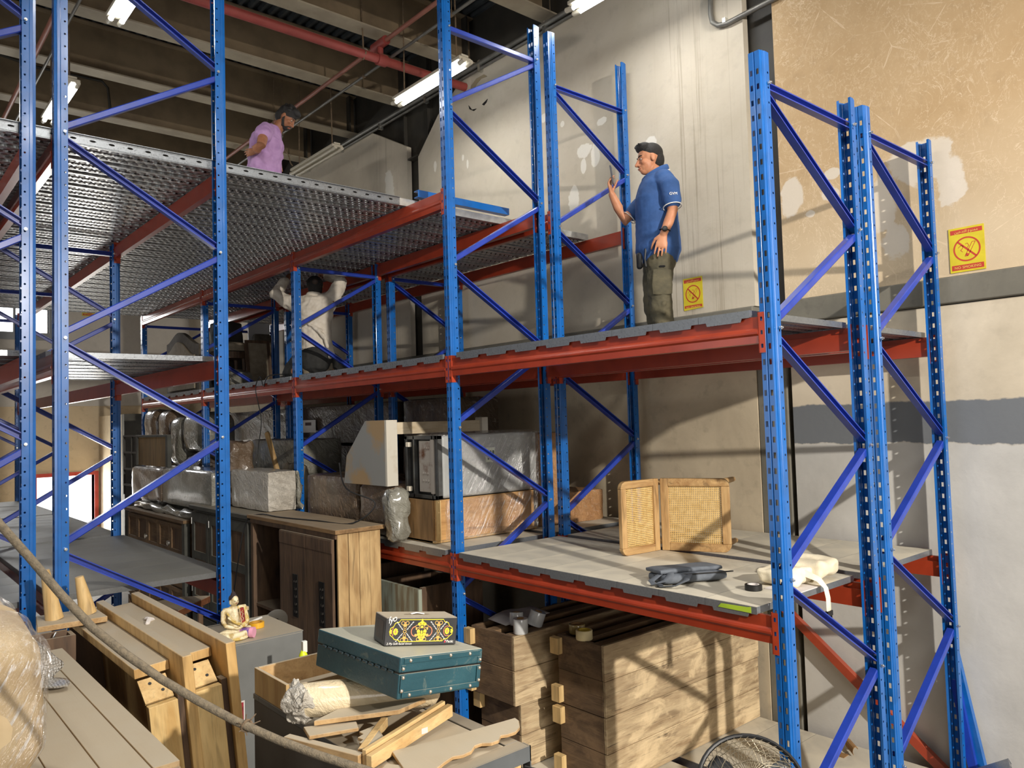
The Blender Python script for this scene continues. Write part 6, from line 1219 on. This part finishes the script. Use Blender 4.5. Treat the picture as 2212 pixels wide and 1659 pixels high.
chain(b, [P(0, -.06, .79), SR, ER, WR], [.065, .055, .045, .03]); hand(b, WR, P.vec(.7, .4, .25), P.vec(.2, .2, -.8), -1, .7)
for s, ka, kb in ((1, .32, .32), (-1, .42, -.2)): chain(b, [P(-.02, s*.09, .27), P(ka, kb, .1), P(ka-.38, kb*.7-.03, .08)], [.1, .07, .05])
finish(t, 'body', b, SKIN2, .0048)
h = MB(); h.ell(PH(-.03, 0, .035), (.092, .087, .088), 20, 14, R3); h.ell(PH(-.05, 0, -.02), (.07, .076, .08), 16, 12, R3); finish(t, 'hair', h, HAIR, .006, 2)
wob('thin_crown', MB().ell(PH(-.108, -.02, .08), (.022, .032, .03), 12, 8, R3), plain('thinning_hair', (62, 48, 40), rough=.6), t, smooth=1)
WSH = cloth('white_shirt_cotton', (214, 206, 192), (200, 190, 174), 11, (1, 1, 1), .8); s_ = MB()
chain(s_, [P(-.0, -.03, .2), P(-.0, -.02, .34), P(-.0, -.01, .52), P(-.005, 0, .7), P(-.005, 0, .8)], [.185, .18, .182, .2, .15], 26, flat=.8, up=P.vec(1, 0, 0)); chain(s_, [P(0, .17, .82), P(0, 0, .84), P(0, -.17, .84)], [.075, .07, .075], 14); chain(s_, [P(0, -.005, .8), P(.005, -.01, .885)], [.09, .07], 16)
chain(s_, [P(0, .13, .77), P(.02, .28, .84), P(.06, .42, .935), P(.11, .385, 1.01), P(.16, .34, 1.085)], [.1, .078, .066, .058, .046], 16); chain(s_, [P(0, -.12, .77), P(.02, -.22, .9), P(.07, -.285, 1.06), P(.13, -.19, 1.105), P(.185, -.1, 1.14)], [.1, .08, .068, .058, .046], 16)
for k in range(4): chain(s_, [P(-.135, .1-.05*k, .66-.05*k), P(-.155, .0-.05*k, .56-.04*k), P(-.14, -.12-.02*k, .5-.06*k)], [.012, .016, .01], 8)
folds(finish(t, 'shirt', s_, WSH, .008, 5), .045)
wob('collar', MB().tube([P(.005+.07*math.cos(a), -.008+.075*math.sin(a), .895-.012*math.cos(a)) for a in [k*math.pi/9+.5 for k in range(13)]], .01, 8, ry=.022, up=(0, 0, 1)), WSH, t, smooth=1)
DKT = cloth('charcoal_trousers', (44, 44, 42), (36, 36, 34), 14); tr = MB(); chain(tr, [P(-.02, -.02, .26), P(-.03, -.02, .17)], [.17, .175], 20, flat=.9, up=P.vec(1, 0, 0))
for s, ka, kb in ((1, .3, .34), (-1, .4, -.22)): chain(tr, [P(-.02, s*.09, .22), P(ka*.5, (kb+s*.09)/2, .16), P(ka, kb, .1)], [.12, .11, .085], 16); chain(tr, [P(ka, kb, .09), P(ka-.2, kb*.8, .085), P(ka-.34, kb*.68-.02, .08)], [.085, .075, .06], 14)
folds(finish(t, 'trousers', tr, DKT, .009, 4), .03)
for s, p in ((1, (-.09, .06, .07)), (-1, (-.02, -.16, .06))):
    o = P(*p); finish(t, 'shoe', MB().tube([o+P.vec(.08, 0, .01), o+P.vec(-.03, -.005, .05), o+P.vec(-.05, -.01, .0)] if False else [o+P.vec(.0, 0, -.03), o+P.vec(-.005, 0, .04), o+P.vec(.0, 0, .115)], [.036, .046, .038], 12, ry=[.03, .026, .034], up=P.vec(1, 0, 0)), plain('dusty_boot', (126, 116, 98), (92, 84, 70), 14, .8) if 'dusty_boot' not in bpy.data.materials else bpy.data.materials['dusty_boot'], .006, 2)
